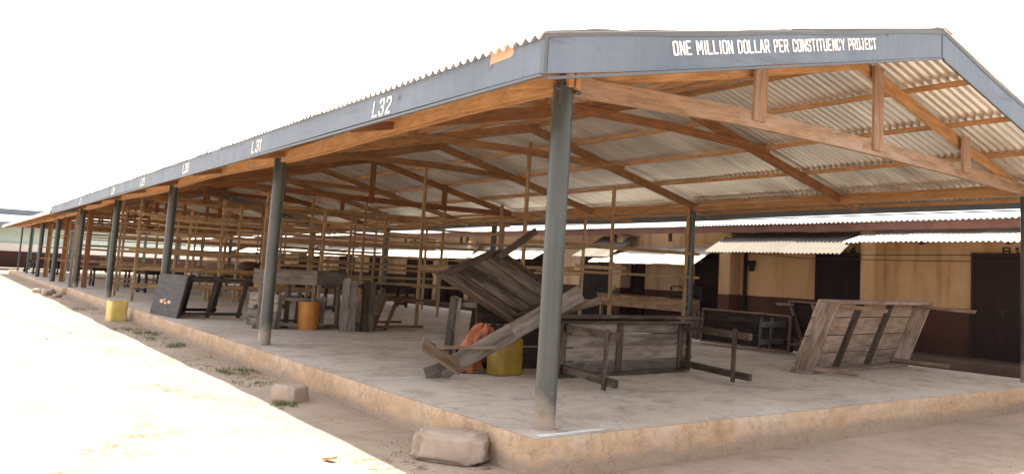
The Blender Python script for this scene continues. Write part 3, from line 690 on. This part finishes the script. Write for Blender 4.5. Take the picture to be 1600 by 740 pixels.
awning(4.42,8.42,10.6,2.09,11.95,2.66,.35,'awning_rusty')
awning(8.75,13.1,10.6,1.78,11.95,2.30,.5)
awning(12.6,14.3,10.9,1.95,11.95,2.62,-.2,'awning_rusty')
awning(16.1,20.3,10.6,1.83,11.95,2.34,.6)
awning(20.35,28.4,10.6,1.80,11.95,2.36,1.2)
awning(28.5,37,10.6,1.76,11.95,2.36,1.2)
awning(38,50,10.6,1.85,11.95,2.40,.6)
awning(52,64,10.6,1.85,11.95,2.40,.6)
# numbers over the doors
for txt,y,z in (('B14',5.55,2.155),('B13',1.64,2.155)):
    lettering(txt,(XW-.002,y,z),(0,-1,0),(0,0,1),.15,.62,.034,parent=shop,mat=M['blackpaint'],narrow='')
# sagging cables in front of the shops
def cable(pts, label, r=.008):
    mb=MB(); P=[]
    for (a,b),sag in pts:
        a,b=Vector(a),Vector(b)
        for k in range(13): 
            t=k/12; P.append(a+(b-a)*t+Vector((0,0,-sag*4*t*(1-t))))
    mb.tube(P,r,6); return tag(settle(mb.build('cable',M['cable'],None)),label,'cable','cables strung along the shop row')
cable([(((11.3,9.0,2.35),(11.3,5.0,2.0)),.1),(((11.3,5.0,2.0),(11.3,-3,2.1)),.05)],'thin black cable sagging low across the dark doorway under the ochre wall')
cable([(((11.4,9.3,2.4),(11.4,4.6,2.10)),.06),(((11.4,4.6,2.10),(11.4,-3,2.2)),.02)],'thin black cable running just under the corrugated awning edge')

# ================================================================== STALL FRAMES
def frame(y, studs, rails, label, mat='batten', y_rail=.045, r=.055, parent_x=None, open_rails=None):
    x0=min(s[0] for s in studs); t=thing('stall_frame',label,'wooden frame',(x0,y,0),'light stall frames nailed up inside the shed')
    for (x,zt) in studs:
        q=MB(); lx=rnd.uniform(-.04,.04); q.beam((x,y,t.location.z),(x+lx,y+rnd.uniform(-.03,.03),zt),r,r*1.25,(1,0,0)); q.build('stud',M[mat],t,.003)
    for (xa,xb,za,zb) in rails:
        q=MB(); q.beam((xa+rnd.uniform(-.15,.1),y-y_rail-.004,za+rnd.uniform(-.03,.03)),(xb-rnd.choice((0,0,0,2.2,.3)),y-y_rail+rnd.uniform(-.02,.0),zb+rnd.uniform(-.05,.05)),.024,rnd.uniform(.05,.085)); q.build('rail',M[mat],t,.002)
    return t
frame(7.5,[(4.62,3.9),(6.86,3.28),(9.05,3.05)],[(4.3,9.5,2.46,2.58),(4.4,9.45,1.95,1.99),(5.0,9.45,1.45,1.46),(5.6,9.4,.80,.79),(5.9,9.4,1.52,1.50)],'open batten stall frame standing behind the pile of tipped tables by the front pipe column')
frame(11.32,[(4.36,3.74),(6.45,3.0),(9.0,3.05)],[(4.1,9.0,1.93,2.05),(4.25,9.0,1.40,1.50),(4.2,6.3,.95,.90),(4.3,7.4,2.4,2.75),(4.25,9.0,1.33,1.36)],'open batten stall frame, one stud on bare floor left of the tilted table')
zz=[.35,.85,1.25,1.6,2.0,2.4,2.75]
frame(15.2,[(2.05,3.2),(3.5,2.75),(4.6,3.1),(6.9,3.1),(8.9,3.1)],[(2.0,9.1,z,z+.02) for z in (.9,1.25,1.6,1.9,2.4,2.7)],'stall frame of thin battens behind the stacked grey tables')
frame(18.95,[(2.02,2.95),(3.3,2.6),(4.5,3.3),(5.7,2.8),(6.8,3.1),(8.3,2.7)],[(.3,8.9,z,z+rnd.uniform(-.05,.05)) for z in (.5,1.0,1.42,1.9,2.15,2.35,2.8)],'batten stall frame whose bare stud stands right of the dark upended table')
frame(21.0,[(.28,3.05),(1.6,2.7),(3.0,3.0),(4.3,2.6),(5.6,3.1),(7.4,3.1)],[(.2,9.0,z,z+rnd.uniform(-.05,.05)) for z in (.42,.95,1.5,2.0,2.5)],'slatted stall frame whose leaning outer stud stands behind the third pipe column from the front')
frame(24.1,[(.29,3.05),(1.9,2.8),(3.4,3.0),(5.0,3.1),(6.4,2.7),(7.9,3.1)],[(.2,9.0,z,z+rnd.uniform(-.05,.05)) for z in (.4,.9,1.4,1.85,2.3,2.7)],'slatted stall frame whose outer stud touches the shed edge just past the third pipe column')
frame(27.6,[(.9,3.0),(3.2,3.0),(5.6,3.1),(8.0,3.1)],[(.4,9.0,z,z+rnd.uniform(-.05,.05)) for z in (.45,.95,1.45,1.95,2.4)],'far slatted stall frame in deep shade before the paired column and timber post')
frame(31.0,[(-.1,3.0),(2.6,3.0),(5.1,3.1),(7.6,3.1)],[(-.1,9.0,z,z+rnd.uniform(-.05,.05)) for z in (.35,.8,1.2,1.6,2.0,2.35,2.7)],'slatted stall frame at the far end of the first shed with a leaning outer stud')
frame(38.5,[(.4,2.7),(3.2,2.7),(6,2.7),(8.6,2.7)],[(.1,9.0,z,z+rnd.uniform(-.05,.05)) for z in (.9,1.5,2.0)],'stall frame inside the second shed nearest to the first')
frame(46,[(.4,2.7),(3.2,2.7),(6,2.7),(8.6,2.7)],[(.1,9.0,z,z+rnd.uniform(-.05,.05)) for z in (.9,1.5,2.0)],'stall frame deep inside the second shed before the turquoise wall')

# ================================================================== TABLES
def table(label, O, U, V, N, mat='old', top='old', planks=4, apron=.1, leg=.055, bars=(0,.5,1), nm='wooden_table', inset=.03,
          end_str=(.93,), grp=None, apronmat=None, barmat=None, bar_t=.03, thick=.035, legmat=None, leg_scale=None, apron_t=.035, skip_leg=(), over=.04, long_rail=None):
    O,U,V,N=map(Vector,(O,U,V,N)); u,v,n=U.normalized(),V.normalized(),N.normalized()
    lu,lv,ln=U.length,V.length,N.length
    c=[O,O+U,O+V,O+U+V,O+N,O+U+N,O+V+N,O+U+V+N]; base=min(c,key=lambda p:p.z)
    t=thing(nm,label,'table',tuple(O+U/2+V/2+Vector((0,0,min(0,base.z-(O+U/2+V/2).z)))),grp); lm=M[legmat or mat]; am=M[apronmat or legmat or mat]; bm=M[barmat or legmat or mat]
    tb=MB(); gap=.014
    for k in range(planks):
        w0=lv*k/planks; e=rnd.uniform(-.01,.02)
        tb.ppd(O-u*(over+e)+v*(w0+gap/2)-n*thick, U+u*(2*over+rnd.uniform(-.01,.015)), v*(lv/planks-gap), n*(thick+rnd.uniform(-.003,.003)), rnd.uniform(.5,1.35))
    tb.build('tabletop',M[top],t,.004)
    if apron:
        for (p,d,s) in ((O+u*.0,U,v),(O+V-v*apron_t,U,v)):
            q=MB(); q.ppd(p+n*.002,d,s*apron_t,n*apron); q.build('apron',am,t,.004)
        for p in (O+v*(apron_t+.002),O+U-u*apron_t+v*(apron_t+.002)):
            q=MB(); q.ppd(p+n*.003,V-v*(2*apron_t+.004),u*apron_t,n*apron*.97); q.build('apron',am,t,.004)
    for b in bars:
        if b in (0,1) and apron and False: 
            continue
        q=MB(); q.ppd(O+U*b-u*.05+v*(apron_t+.004)+n*.003,V-v*(2*apron_t+.008),u*.1,n*bar_t,1.05); q.build('crossbar',bm,t,.003)
    k=0
    for fu in (0,1):
        for fv in (0,1):
            if k not in skip_leg:
                p=O+u*(inset+apron_t if fu==0 else lu-inset-apron_t-leg)+v*(inset+apron_t if fv==0 else lv-inset-apron_t-leg)
                nn=N*(leg_scale[k] if leg_scale else 1)
                q=MB(); q.ppd(p+n*.004,nn,u*leg,v*leg*1.15,rnd.uniform(.85,1.15)); q.build('leg',lm,t,.006)
            k+=1
        for s in end_str:
            p=O+u*(inset+apron_t-.03 if fu==0 else lu-inset-apron_t-leg-.03)+N*s+v*(inset*.5)
            q=MB(); q.ppd(p,V-v*inset,u*.03,n*.085,rnd.uniform(.85,1.15)); q.build('stretcher',lm,t,.004)
    if long_rail:
        q=MB(); q.ppd(O+N*long_rail+u*.05+v*lv*.5,U-u*.1,v*.03,n*.06); q.build('long_rail',lm,t,.004)
    return t
TG='wooden market tables tipped over on the concrete floor'
# big plank table on its side in the centre
table('large plank table on its side right of the front pipe column, pale and dark boards',
      (2.16,2.86,.02),(2.42,.02,0),(.05,.03,.72),(-.36,-1.5,-.0),'old','grey',4,.1,.075,(.035,.44,.93),grp=TG,leg_scale=(1.03,.98,1.1,1.08),end_str=(.86,))
table('pale brown plank table leaning forward on its edge before the right hand dark door',
      (6.26,2.22,.0),(3.15,.22,.02),(.12,-.42,1.16),(.36,-.82,-.04),'oldwarm','pinkish',4,.27,.055,(.36,.68),grp=TG,end_str=(),apronmat='pinkish',barmat='old',bar_t=.07,apron_t=.05,leg_scale=(1.0,1.05,1.1,1.15),inset=.02)
# table behind with grey legs
table('dark low table on its side with greyish legs, left of the leaning pale brown table',
      (9.1,6.95,.03),(.2,-2.3,-.02),(.05,0,.74),(-.8,-.12,-.0),'oldwarm','dark',3,.07,.09,(),grp=TG,end_str=(.4,.9),legmat='greyblue',apronmat='oldwarm',skip_leg=(0,1),inset=.12)
table('dark topped table tilted behind the leaning brown table, near the shop wall',
      (9.35,3.2,.1),(.25,1.3,0),(-.15,.3,.95),(-.5,.05,.0),'oldwarm','dark',3,.08,.05,(.5,),grp=TG,end_str=())
# dark upended table at the left edge
t=table('dark upended table with bare chipped patch at the shed edge near the jerrycan outside',
      (-.20,15.5,.0),(.17,-1.75,0),(.12,-.12,.93),(1.25,-.30,.02),'dark','greyblue',1,.05,.06,(),grp=TG,end_str=(.45,.93),thick=.03)
q=MB()
for (a,b,s) in ((-.0,0,.10),(.16,-.03,.07),(.28,.0,.09),(.10,.05,.05)):
    cx=Vector((-.20,15.5,0))+Vector((.17,-1.75,0))*(.34+a)+Vector((.12,-.12,.93))*(.34+b)-Vector((1.25,-.3,.02)).normalized()*.0345
    ring=[cx+Vector((.17,-1.75,0)).normalized()*s*math.cos(k*.7)*rnd.uniform(.6,1.2)*1.3+Vector((.12,-.12,.93)).normalized()*s*.5*math.sin(k*.7)*rnd.uniform(.6,1.2) for k in range(9)]
    q.face(ring)
q.build('chipped_patch',M['patch'],t)
# stack of grey tables (left middle)
SG='grey tables stacked in a heap behind the second pipe column'
table('deep framed grey table standing on top of the heap behind the second pipe column',
      (.64,10.9,1.16),(1.12,-.33,0),(.80,.48,0),(.02,0,-1.15),'grey','grey',3,.27,.06,(),grp=SG,end_str=(.6,.93),over=0,thick=.02)
table('low upended table with grey level planks at the left foot of the grey heap',
      (.98,12.1,.0),(.12,-1.35,0),(.02,0,.68),(.95,-.12,0),'grey','grey',4,.08,.05,(),grp=SG,end_str=(.9,))
table('narrow pale table standing on end at the right side of the grey heap',
      (2.18,10.25,.0),(.0,.0,1.0),(.26,-.14,0),(.2,.6,0),'grey','grey',2,.06,.06,(.5,),grp=SG,end_str=(.9,))
table('dark plank table standing on end against the right side of the grey heap',
      (2.60,10.2,.0),(.0,.02,.98),(.24,-.05,0),(.1,.9,0),'dark','old',2,.07,.05,(.5,),grp=SG,end_str=())
table('red brown low table on its side with thin legs reaching right from the grey heap',
      (3.0,11.8,.0),(-.15,-1.55,0),(.25,0,.72),(1.2,.1,0),'brown','brown',2,.06,.045,(),grp=SG,end_str=(.25,))
# the big pile beside the front column
PG='broken tables and boards piled beside the front pipe column'
P0,P1,P3=Vector((.90,3.8,1.24)),Vector((1.76,3.86,1.62)),Vector((1.98,3.7,.64))
table('dark brown table tilted on its corner like a diamond atop the pile',
      P0,(P3-P0),(P1-P0)*1.0,(.22,-.56,.16),'old','old',4,.09,.055,(.02,.97),grp=PG,end_str=(),skip_leg=(0,1,3),leg_scale=(1,1.0,1.0,1.0),nm='wooden_table')
q=MB(); q.beam((1.72,3.7,1.52),(2.34,3.75,1.93),.06,.085); tag(settle(q.build('wooden_post',M['old'],None,.004)),'stubby dark post sticking up behind the diamond tilted table','post',PG)
table('small dark table lying on its side under the tilted diamond table, pale leg frame showing',
      (2.05,5.6,.0),(-.50,-1.05,0),(.06,0,.93),(.45,-.62,-.0),'grey','dark',2,.07,.06,(),grp=PG,end_str=(.45,.9),legmat='grey')
table('black table on its side in shadow between the yellow jerrycan and the front pipe column',
      (1.72,4.0,.0),(1.35,-.25,0),(.0,.1,.9),(.2,.75,0),'dark','dark',3,.06,.05,(),grp=PG,end_str=())
q=MB(); q.poly_beam([(.58,3.33,.015),(.75,3.3,.075),(1.6,3.05,.58),(2.52,2.86,1.10)],.035,.23,(-.5,.1,1)); tag(settle(q.build('wooden_plank',M['grey'],None,.006)),'long grey plank leaning from the floor up against the pile','plank',PG)
q=MB(); q.beam((.36,3.06,.45),(.83,2.98,.15),.03,.25,(.35,.6,.4)); tag(settle(q.build('short_board',M['oldwarm'],None,.005)),'short yellowish brown board sticking out at the left foot of the pile','board',PG)
q=MB(); q.beam((.56,3.1,.395),(1.36,3.02,.385),.03,.04); tag(settle(q.build('wooden_stick',M['oldwarm'],None,.004)),'thin straight stick lying level across the short board','stick',PG)
q=MB(); q.beam((1.35,3.75,.02),(1.2,3.5,.33),.05,.05); tag(settle(q.build('table_leg_scrap',M['old'],None,.004)),'short dark broken leg under the leaning plank','scrap wood',PG)
q=MB(); q.beam((1.25,3.6,.02),(1.6,3.5,.03),.07,.04); tag(settle(q.build('wood_scrap',M['old'],None,.004)),'small flat wood scrap on the floor left of the yellow jerrycan','scrap wood',PG)
q=MB(); q.beam((2.3,3.25,.78),(2.75,2.7,1.02),.04,.1); tag(settle(q.build('wooden_board',M['old'],None,.004)),'short dark board poking out behind the front pipe column above the table on its side','board',PG)
q=MB(); q.beam((1.95,2.75,.80),(4.95,3.0,.78),.18,.045); q.beam((2.2,2.9,.745),(4.4,3.02,.735),.05,.05); tag(settle(q.build('loose_plank',M['old'],None,.005)),'long dark plank lying along the top edge of the table on its side','plank')
q=MB(); q.beam((4.85,4.6,.0),(6.2,4.4,.0),.06,.045,(0,0,1),off=(0,.03)); 
tag(settle(q.build('floor_batten',M['brown'],None,.003)),'thin batten lying on the floor behind the large table on its side','batten')
# cane basket lying behind the column
def blob(name, c, rx, ry, rz, mat, amp=.15, fr=2.5, seg=24, rings=14, seed=0, flat=False, power=1.0):
    mb=MB(); c=Vector(c)
    for i in range(rings+1):
        th=math.pi*i/rings
        for j in range(seg):
            ph=2*math.pi*j/seg; d=Vector((math.sin(th)*math.cos(ph),math.sin(th)*math.sin(ph),math.cos(th)))
            dd=Vector([math.copysign(abs(a)**power,a) for a in d]); 
            k=1+amp*noise.noise(d*fr+Vector((seed,0,0)))+amp*.4*noise.noise(d*fr*3+Vector((seed,5,0)))
            mb.v.append(c+Vector((dd.x*rx*k,dd.y*ry*k,dd.z*rz*k)))
    for i in range(rings):
        for j in range(seg):
            a,b=i*seg+j,i*seg+(j+1)%seg; mb.f.append((a,a+seg,b+seg,b)); mb.uv.append([(j*.1,i*.1)]*4); mb.t.append(1)
    return settle(mb.build(name,M[mat],None,0,True))
def bucket(name,label,cat,c,r0,r1,h,mat,grp=None,tilt=None,rim=.012):
    t=thing(name,label,cat,c,grp); c=Vector(c); ax=Vector(tilt or (0,0,1)).normalized()
    b=MB(); prof=[(0,r0*.96),(0.0,r0),(.5,(r0+r1)/2),(1,r1)]
    b.tube([c+ax*h*z for z,_ in prof],[r for _,r in prof],28,cap=True); b.build('body',M[mat],t,0,False)
    q=MB(); q.tube([c+ax*h*.97,c+ax*h*1.0],[r1+rim,r1+rim],28); q.build('rim',M[mat],t)
    return t
tb_=thing('cane_basket','round greyish cane basket lodged high behind the front pipe column in the pile','basket',(2.6,4.0,.85),PG)
q=MB(); cc=Vector((2.58,4.0,.78)); ax=Vector((-.45,-.6,.65)).normalized()
prof=[(0,.16),(.02,.22),(.1,.27),(.2,.29),(.26,.27),(.28,.20),(.29,.02)]
q.tube([cc+ax*z for z,_ in prof],[r for _,r in prof],28); q.build('body',M['basket'],tb_,0,True)
q=MB()
for z in (.05,.12,.2): q.tube([cc+ax*z,cc+ax*(z+.02)],[.262+z*.16,.262+z*.16],28)
q.build('hoop',M['grey'],tb_)

# jerrycans
def jerrycan(label, c, w_, d_, h, mat, rot=0, cut=False, grp=None):
    t=thing('jerrycan',label,'jerrycan',c,grp); c=Vector(c)
    ca,sa=math.cos(rot),math.sin(rot)
    def P(x,y,z): return c+Vector((x*ca-y*sa,x*sa+y*ca,z))
    b=MB(); n=32; levels=[(0,.90),(.015,.97),(.05,1.0),(.3,.985),(.33,1.0),(.7,.99),(.84,.97),(.9,.88),(.93,.72)] if not cut else [(0,.93),(.02,.99),(.06,1.0),(.5,.98),(.55,1.0),(.96,1.0),(1.0,.985)]
    rings=[]
    for z,s in levels:
        i=len(b.v); rings.append(i)
        for j in range(n):
            a=2*math.pi*j/n; cx,cy=math.cos(a),math.sin(a)
            e=.32; x=math.copysign(abs(cx)**e,cx)*w_/2*s; y=math.copysign(abs(cy)**e,cy)*d_/2*s
            b.v.append(P(x+.006*noise.noise(Vector((a,z*3,1))),y,z*h))
    for r0,r1 in zip(rings,rings[1:]):
        for j in range(n): b.f.append((r0+j,r0+(j+1)%n,r1+(j+1)%n,r1+j)); b.uv.append([(0,0)]*4); b.t.append(1)
    b.f.append(tuple(rings[0]+j for j in reversed(range(n)))); b.uv.append([(0,0)]*n); b.t.append(1)
    if not cut: b.f.append(tuple(rings[-1]+j for j in range(n))); b.uv.append([(0,0)]*n); b.t.append(1)
    else:   # inside of the cut-open can
        i=len(b.v)
        for zz_,s in ((1.0,.93),(.1,.90)):
            for j in range(n):
                a=2*math.pi*j/n; cx,cy=math.cos(a),math.sin(a); e=.32
                b.v.append(P(math.copysign(abs(cx)**e,cx)*w_/2*s,math.copysign(abs(cy)**e,cy)*d_/2*s,zz_*h))
        for j in range(n):
            k=(j+1)%n; L=rings[-1]
            b.f.append((L+j,L+k,i+k,i+j)); b.f.append((i+j,i+k,i+n+k,i+n+j)); b.uv += [[(0,0)]*4]*2; b.t += [1,1]
        b.f.append(tuple(i+n+j for j in range(n))); b.uv.append([(0,0)]*n); b.t.append(1)
    o=b.build('body',M[mat],t,0,True); md=o.modifiers.new('e','EDGE_SPLIT'); md.split_angle=R(50)
    if not cut:
        q=MB(); q.tube([P(-w_*.3,0,h*.91),P(-w_*.3,0,h*1.0)],[.035,.033],14); q.build('spout',M[mat],t)
        q=MB(); q.tube([P(-w_*.12,0,h*.9),P(-w_*.08,0,h*.985),P(w_*.28,0,h*.985),P(w_*.33,0,h*.9)],[.018]*4,8); q.build('handle',M[mat],t,0,True)
    return t
jerrycan('yellow jerrycan without top standing on the floor under the leaning plank of the pile',(1.71,3.36,0),.42,.30,.53,'jerry',.75-.6,grp=None)
jerrycan('pale yellow cut open jerrycan standing on the sand against the slab edge',(-.62,17.3,G),.40,.34,.50,'jerrypale',.2,cut=True)
bucket('plastic_bucket','orange plastic bucket standing under the grey table heap','bucket',(1.72,10.75,0),.19,.21,.56,'orange')
# crumpled orange cloth
def cloth():
    mb=MB(); seg,rings=36,18; c=Vector((1.42,3.82,0))
    for i in range(rings+1):
        t=i/rings
        for j in range(seg):
            a=2*math.pi*j/seg; r=(.20*(1-t)**.45+.03)*(1+.20*math.sin(a*9+t*5)*(.4+t)+.9*noise.noise(Vector((math.cos(a)*1.5,math.sin(a)*1.5,t*3))))
            mb.v.append(c+Vector((r*math.cos(a)+.22*t,r*math.sin(a),.60*t+.04*math.sin(a*3))))
    for i in range(rings):
        for j in range(seg): a,b=i*seg+j,i*seg+(j+1)%seg; mb.f.append((a,b,b+seg,a+seg)); mb.uv.append([(0,0)]*4); mb.t.append(1)
    return tag(settle(mb.build('orange_cloth',M['cloth'],None,0,True)),'crumpled orange cloth bundle behind the leaning plank and beside the yellow jerrycan','cloth')
cloth()

# counter table, black chair and tin on the verandah
table('long brown counter table standing behind the lattice frame before the shop row',
      (10.75,9.2,.86),(0,3.6,0),(.6,0,0),(0,0,-.86),'oldwarm','oldwarm',3,.30,.07,(),end_str=(),nm='counter_table')
def chair():
    t=thing('plastic_chair','black plastic armchair standing behind the counter table under the awning','chair',(11.35,9.7,.9)); 
    t.location=(11.35,9.7,.86); t['_o']=(11.35,9.7,.86); zb=.86; xc=11.05
    q=MB(); q.ppd((xc-.2,9.15,zb+.12),(0,.62,0),(.42,0,0),(0,0,.03),1); q.build('seat',M['blackplastic'],t,.01)
    q=MB()
    for k in range(6):
        y0=9.15+k*.105; q.ppd((xc+.2+.02*abs(k-2.5),y0,zb+.14),(0,.10,0),(.025,0,0),(.04,0,.26-.01*abs(k-2.5)**1.5),1)
    q.build('backrest',M['blackplastic'],t,.006)
    for y in (9.12,9.76):
        q=MB(); q.tube([(xc+.2,y,zb+.33),(xc,y,zb+.34),(xc-.24,y,zb+.33),(xc-.26,y,zb+.26)],.018,8); q.build('armrest',M['blackplastic'],t,0,True)
        for dx in (-.22,.2):
            q=MB(); q.tube([(xc+dx,y,zb+.0),(xc+dx,y,zb+.32 if dx<0 else zb+.3)],.02,8); q.build('leg',M['blackplastic'],t,0,True)
    return t
chair()
tn_=thing('tin_can','green and cream tin standing on the left end of the counter table','tin',(10.95,12.35,.86))
q=MB(); q.tube([(10.95,12.35,.862),(10.95,12.35,1.08)],.10,20); q.build('body',M['tin'],tn_)
q=MB(); q.tube([(10.95,12.35,1.0),(10.95,12.35,1.13)],.104,20); q.build('lid',M['jerrypale'],tn_)

# yellow bench with back rails
yb=thing('yellow_bench','low yellow wooden bench with railed back under the dark stall frames','bench',(3.4,22.2,0))
q=MB(); q.ppd((2.5,21.9,.42),(2.2,0,0),(0,.45,0),(0,0,.04)); q.build('seat',M['yellow'],yb)
for z in (.66,.82): 
    q=MB(); q.ppd((2.5,22.36,z),(2.2,0,0),(0,.03,0),(0,0,.07)); q.build('backrest_rail',M['yellow'],yb)
for x in (2.52,3.55,4.62):
    q=MB(); q.beam((x,21.95,0),(x,21.95,.42),.06,.06,(1,0,0)); q.build('leg',M['yellow'],yb)
    q=MB(); q.beam((x,22.4,0),(x,22.4,.9),.06,.06,(1,0,0)); q.build('leg',M['yellow'],yb)
q=MB(); q.ppd((2.55,21.93,.1),(2.1,0,0),(0,.03,0),(0,0,.05)); q.build('stretcher',M['yellow'],yb)
yt=table('yellow painted box table behind the yellow bench',(3.7,20.9,.78),(1.1,0,0),(0,.6,0),(0,0,-.78),'yellow','yellow',3,.35,.06,(),end_str=())

# far tables standing in the shade: one built, then copied
def children(o): return [c for c in bpy.data.objects if c.parent==o]
def copy_tree(o, parent=None):
    c=o.copy(); COL.objects.link(c)
    if parent: c.parent=parent
    for ch in children(o): copy_tree(ch,c)
    return c
FG='dark tables standing far back under the shed'
ft=table('dark table standing far back under the shed between pipe columns three and four',(0,0,.76),(1.5,0,0),(0,.7,0),(0,0,-.76),'dark','dark',3,.12,.07,(),end_str=(.8,),grp=FG)
spots=[((2.2,27.5,.38),.3,None),((5.2,29.3,.38),-.2,'dark table far back near the middle of the shed floor, end to the yard'),
 ((6.5,24.6,.38),1.2,'dark table standing sideways behind the yellow bench'),((1.6,34.5,.32),.1,'dark table just inside the second shed by its first pipe column'),
 ((3.8,36.2,.32),.9,'dark table turned sideways inside the second shed'),((1.9,41.5,.32),.0,'dark table farthest along the edge of the second shed'),((6.3,33.5,.32),.5,'dark table on the shop side of the second shed'),
 ((5.2,17.3,.38),.2,'dark table in shade behind the grey table heap'),((.9,51.5,.32),.4,'dark table at the yard edge of the second shed by its thin post'),((.8,56.5,.32),-.2,'small looking dark table at the very far left end of the second shed'),((7.6,20.2,.38),.2,'dark table in shade near the far pipe column of the shop side')]
for k,((x,y,z),rz,lab) in enumerate(spots):
    o=ft if k==0 else copy_tree(ft)
    o.location=(x,y,z-.38); o.rotation_euler=(0,0,rz)
    if lab: o['label']=lab
# stacked brown sacks far back
SK='brown sacks stacked in rows far back'
first=None; n_=0
pos=['left','second from the left','middle','second from the right','right']; lev=['bottom','middle','top']
for r_ in range(3):
    for c_ in range(5):
        if first is None:
            o=blob('sack',(5.2,26.5,.36),.30,.28,.17,'maroon',.12,2,16,10,3,power=.7); first=o; base=o.location.copy()
        else: o=first.copy(); COL.objects.link(o)
        o.location=(4.9+c_*.56,26.5,.32+r_*.31); tag(o,'%s brown sack, %s row of the far stack'%(pos[c_],lev[r_]),'sack',SK)
q=MB(); q.ppd((4.5,26.1,.25),(3.0,0,0),(0,.8,0),(0,0,.05))
plt=thing('low_platform','low wooden platform under the stack of brown sacks','platform',(6,26.5,0)); q.build('deck',M['old'],plt)
for x in (4.55,7.4):
    for y in (26.15,26.8):
        q=MB(); q.beam((x,y,0),(x,y,.25),.07,.07,(1,0,0)); q.build('leg',M['old'],plt)

# ================================================================== STONES, RUBBLE, GRASS
def stone(label, c, rx, ry, rz, rot, seed, name='stone_block', grp=None, amp=.10, power=.42):
    o=blob(name,(0,0,0),rx,ry,rz,'stone',amp,1.6,36,20,seed,power=power)
    o.location=c; o.rotation_euler=(0,0,rot); return tag(o,label,'stone',grp)
stone('long rough stone block lying in the sand at the near slab corner',(-.53,.60,G-.02),.34,.17,.125,-1.05,8,amp=.22)
stone('small squarish stone on the sand by a grass tuft',(-.78,4.05,G-.02),.16,.17,.115,.5,9,amp=.16)
RG='rubble stones by the step of the far slab'
for k,(x,y,s,l) in enumerate([(-.85,30.5,.26,'largest rubble stone beside the far slab step'),(-1.0,32.3,.2,'middle rubble stone beside the far slab step'),(-.72,28.9,.15,'smallest rubble stone beside the far slab step')]):
    stone(l,(x,y,G-.03),s*.8,s*1.0,s*.5,k,k+20,'rubble_stone',RG,.25,.7)
def tuft_mesh(mb, cx, cy, n, spread, h, flat=.5):
    for k in range(int(n*1.9)):
        a=rnd.uniform(0,6.28); r=spread*rnd.random()**.8; x=cx+r*math.cos(a)*.8; y=cy+r*math.sin(a)*1.5
        if noise.noise(Vector((x*7,y*5,1)))<-.02: continue
        z=G+.0; b=rnd.uniform(0,6.28); L=h*.8*rnd.uniform(.3,1.3); w_=.002+.003*rnd.random()
        d=Vector((math.cos(b),math.sin(b),0)); s=Vector((-d.y,d.x,0))*w_; lean=rnd.uniform(.2,1.3)*flat
        p0=Vector((x,y,z)); p1=p0+d*L*.4*lean+Vector((0,0,L*.6)); p2=p0+d*L*lean*1.1+Vector((0,0,L*.75))
        mb.face([p0-s,p0+s,p1+s*.8,p1-s*.8]); mb.face([p1-s*.8,p1+s*.8,p2])
g1=MB(); g2=MB()
for (x,y,n,sp,h) in ((-.72,5.6,420,.34,.09),(-.62,6.8,500,.36,.10),(-.85,7.6,160,.4,.05),(-.55,8.6,260,.30,.06),(-.62,10.9,260,.28,.09),(-.75,12.2,300,.35,.08),(-.60,13.4,380,.35,.12),(-.8,14.6,160,.4,.08),(-.62,19.5,200,.4,.1),(-.7,22.0,160,.5,.1),(-.93,3.75,240,.17,.09),(-.75,4.9,60,.3,.04),(-.6,2.6,40,.25,.03),(-.8,.9,26,.15,.04),(-.72,1.4,30,.2,.03)):
    tuft_mesh(g1,x,y,n,sp,h)
for (x,y,n,sp,h) in ((-1.6,10.5,200,.7,.03),(-1.4,8.2,160,.5,.03),(-2.4,12.5,260,.9,.03),(-1.35,4.3,90,.35,.04),(-1.9,13.8,200,.6,.03),(-2.2,15.5,200,.7,.04),(-1.1,5.5,120,.3,.03),(-2.9,17.5,200,.8,.03),(-.8,4.0,60,.3,.03),(-.8,6.3,160,.5,.05)):
    tuft_mesh(g2,x,y,n,sp,h)
o=struct(g1.build('grass',M['grass'],None),'stuff'); o=struct(g2.build('dry_grass',M['drygrass'],None),'stuff')
# litter specks and pebbles on sand and floor
pb=MB()
def speck(mb,x,y,z,s):
    p=Vector((x,y,z)); a=[p+Vector((s*math.cos(k*2.1+x)*rnd.uniform(.6,1.2),s*math.sin(k*2.1+x)*rnd.uniform(.6,1.2),0)) for k in range(3)]; t_=p+Vector((0,0,s*.6))
    for k in range(3): mb.face([a[k],a[(k+1)%3],t_])
for k in range(750):
    x=rnd.uniform(-4.5,-.35); y=rnd.uniform(-1.5,16); speck(pb,x,y,G+.005+.03*noise.noise(Vector((x*.35,y*.3,0))),rnd.choice((.005,.006,.008,.01,.012,.015)))
for k in range(120):
    x=rnd.uniform(.3,7); y=rnd.uniform(-2.4,-.45); speck(pb,x,y,G+.01,rnd.uniform(.004,.015))
for k in range(160):
    x=rnd.uniform(0,9.3); y=rnd.uniform(-.1,12); speck(pb,x,y,.001,rnd.uniform(.003,.014))
struct(pb.build('pebbles',M['fleck'],None),'stuff')
q=MB(); q.beam((-1.32,.22,G+.02),(-1.18,.04,G+.03),.05,.02); tag(settle(q.build('wood_chip',M['chip'],None,.003)),'curled reddish wood chip on the bright sand near the bottom edge','wood chip')
q=MB(); q.beam((-1.45,1.1,G+.01),(-1.4,1.0,G+.03),.06,.02); tag(settle(q.build('brick_chip',M['chip'],None,.003)),'small pinkish brick chip on the bright sand left of the long stone','brick chip')
# drop helper keys
for o in bpy.data.objects:
    if '_o' in o.keys(): del o['_o']
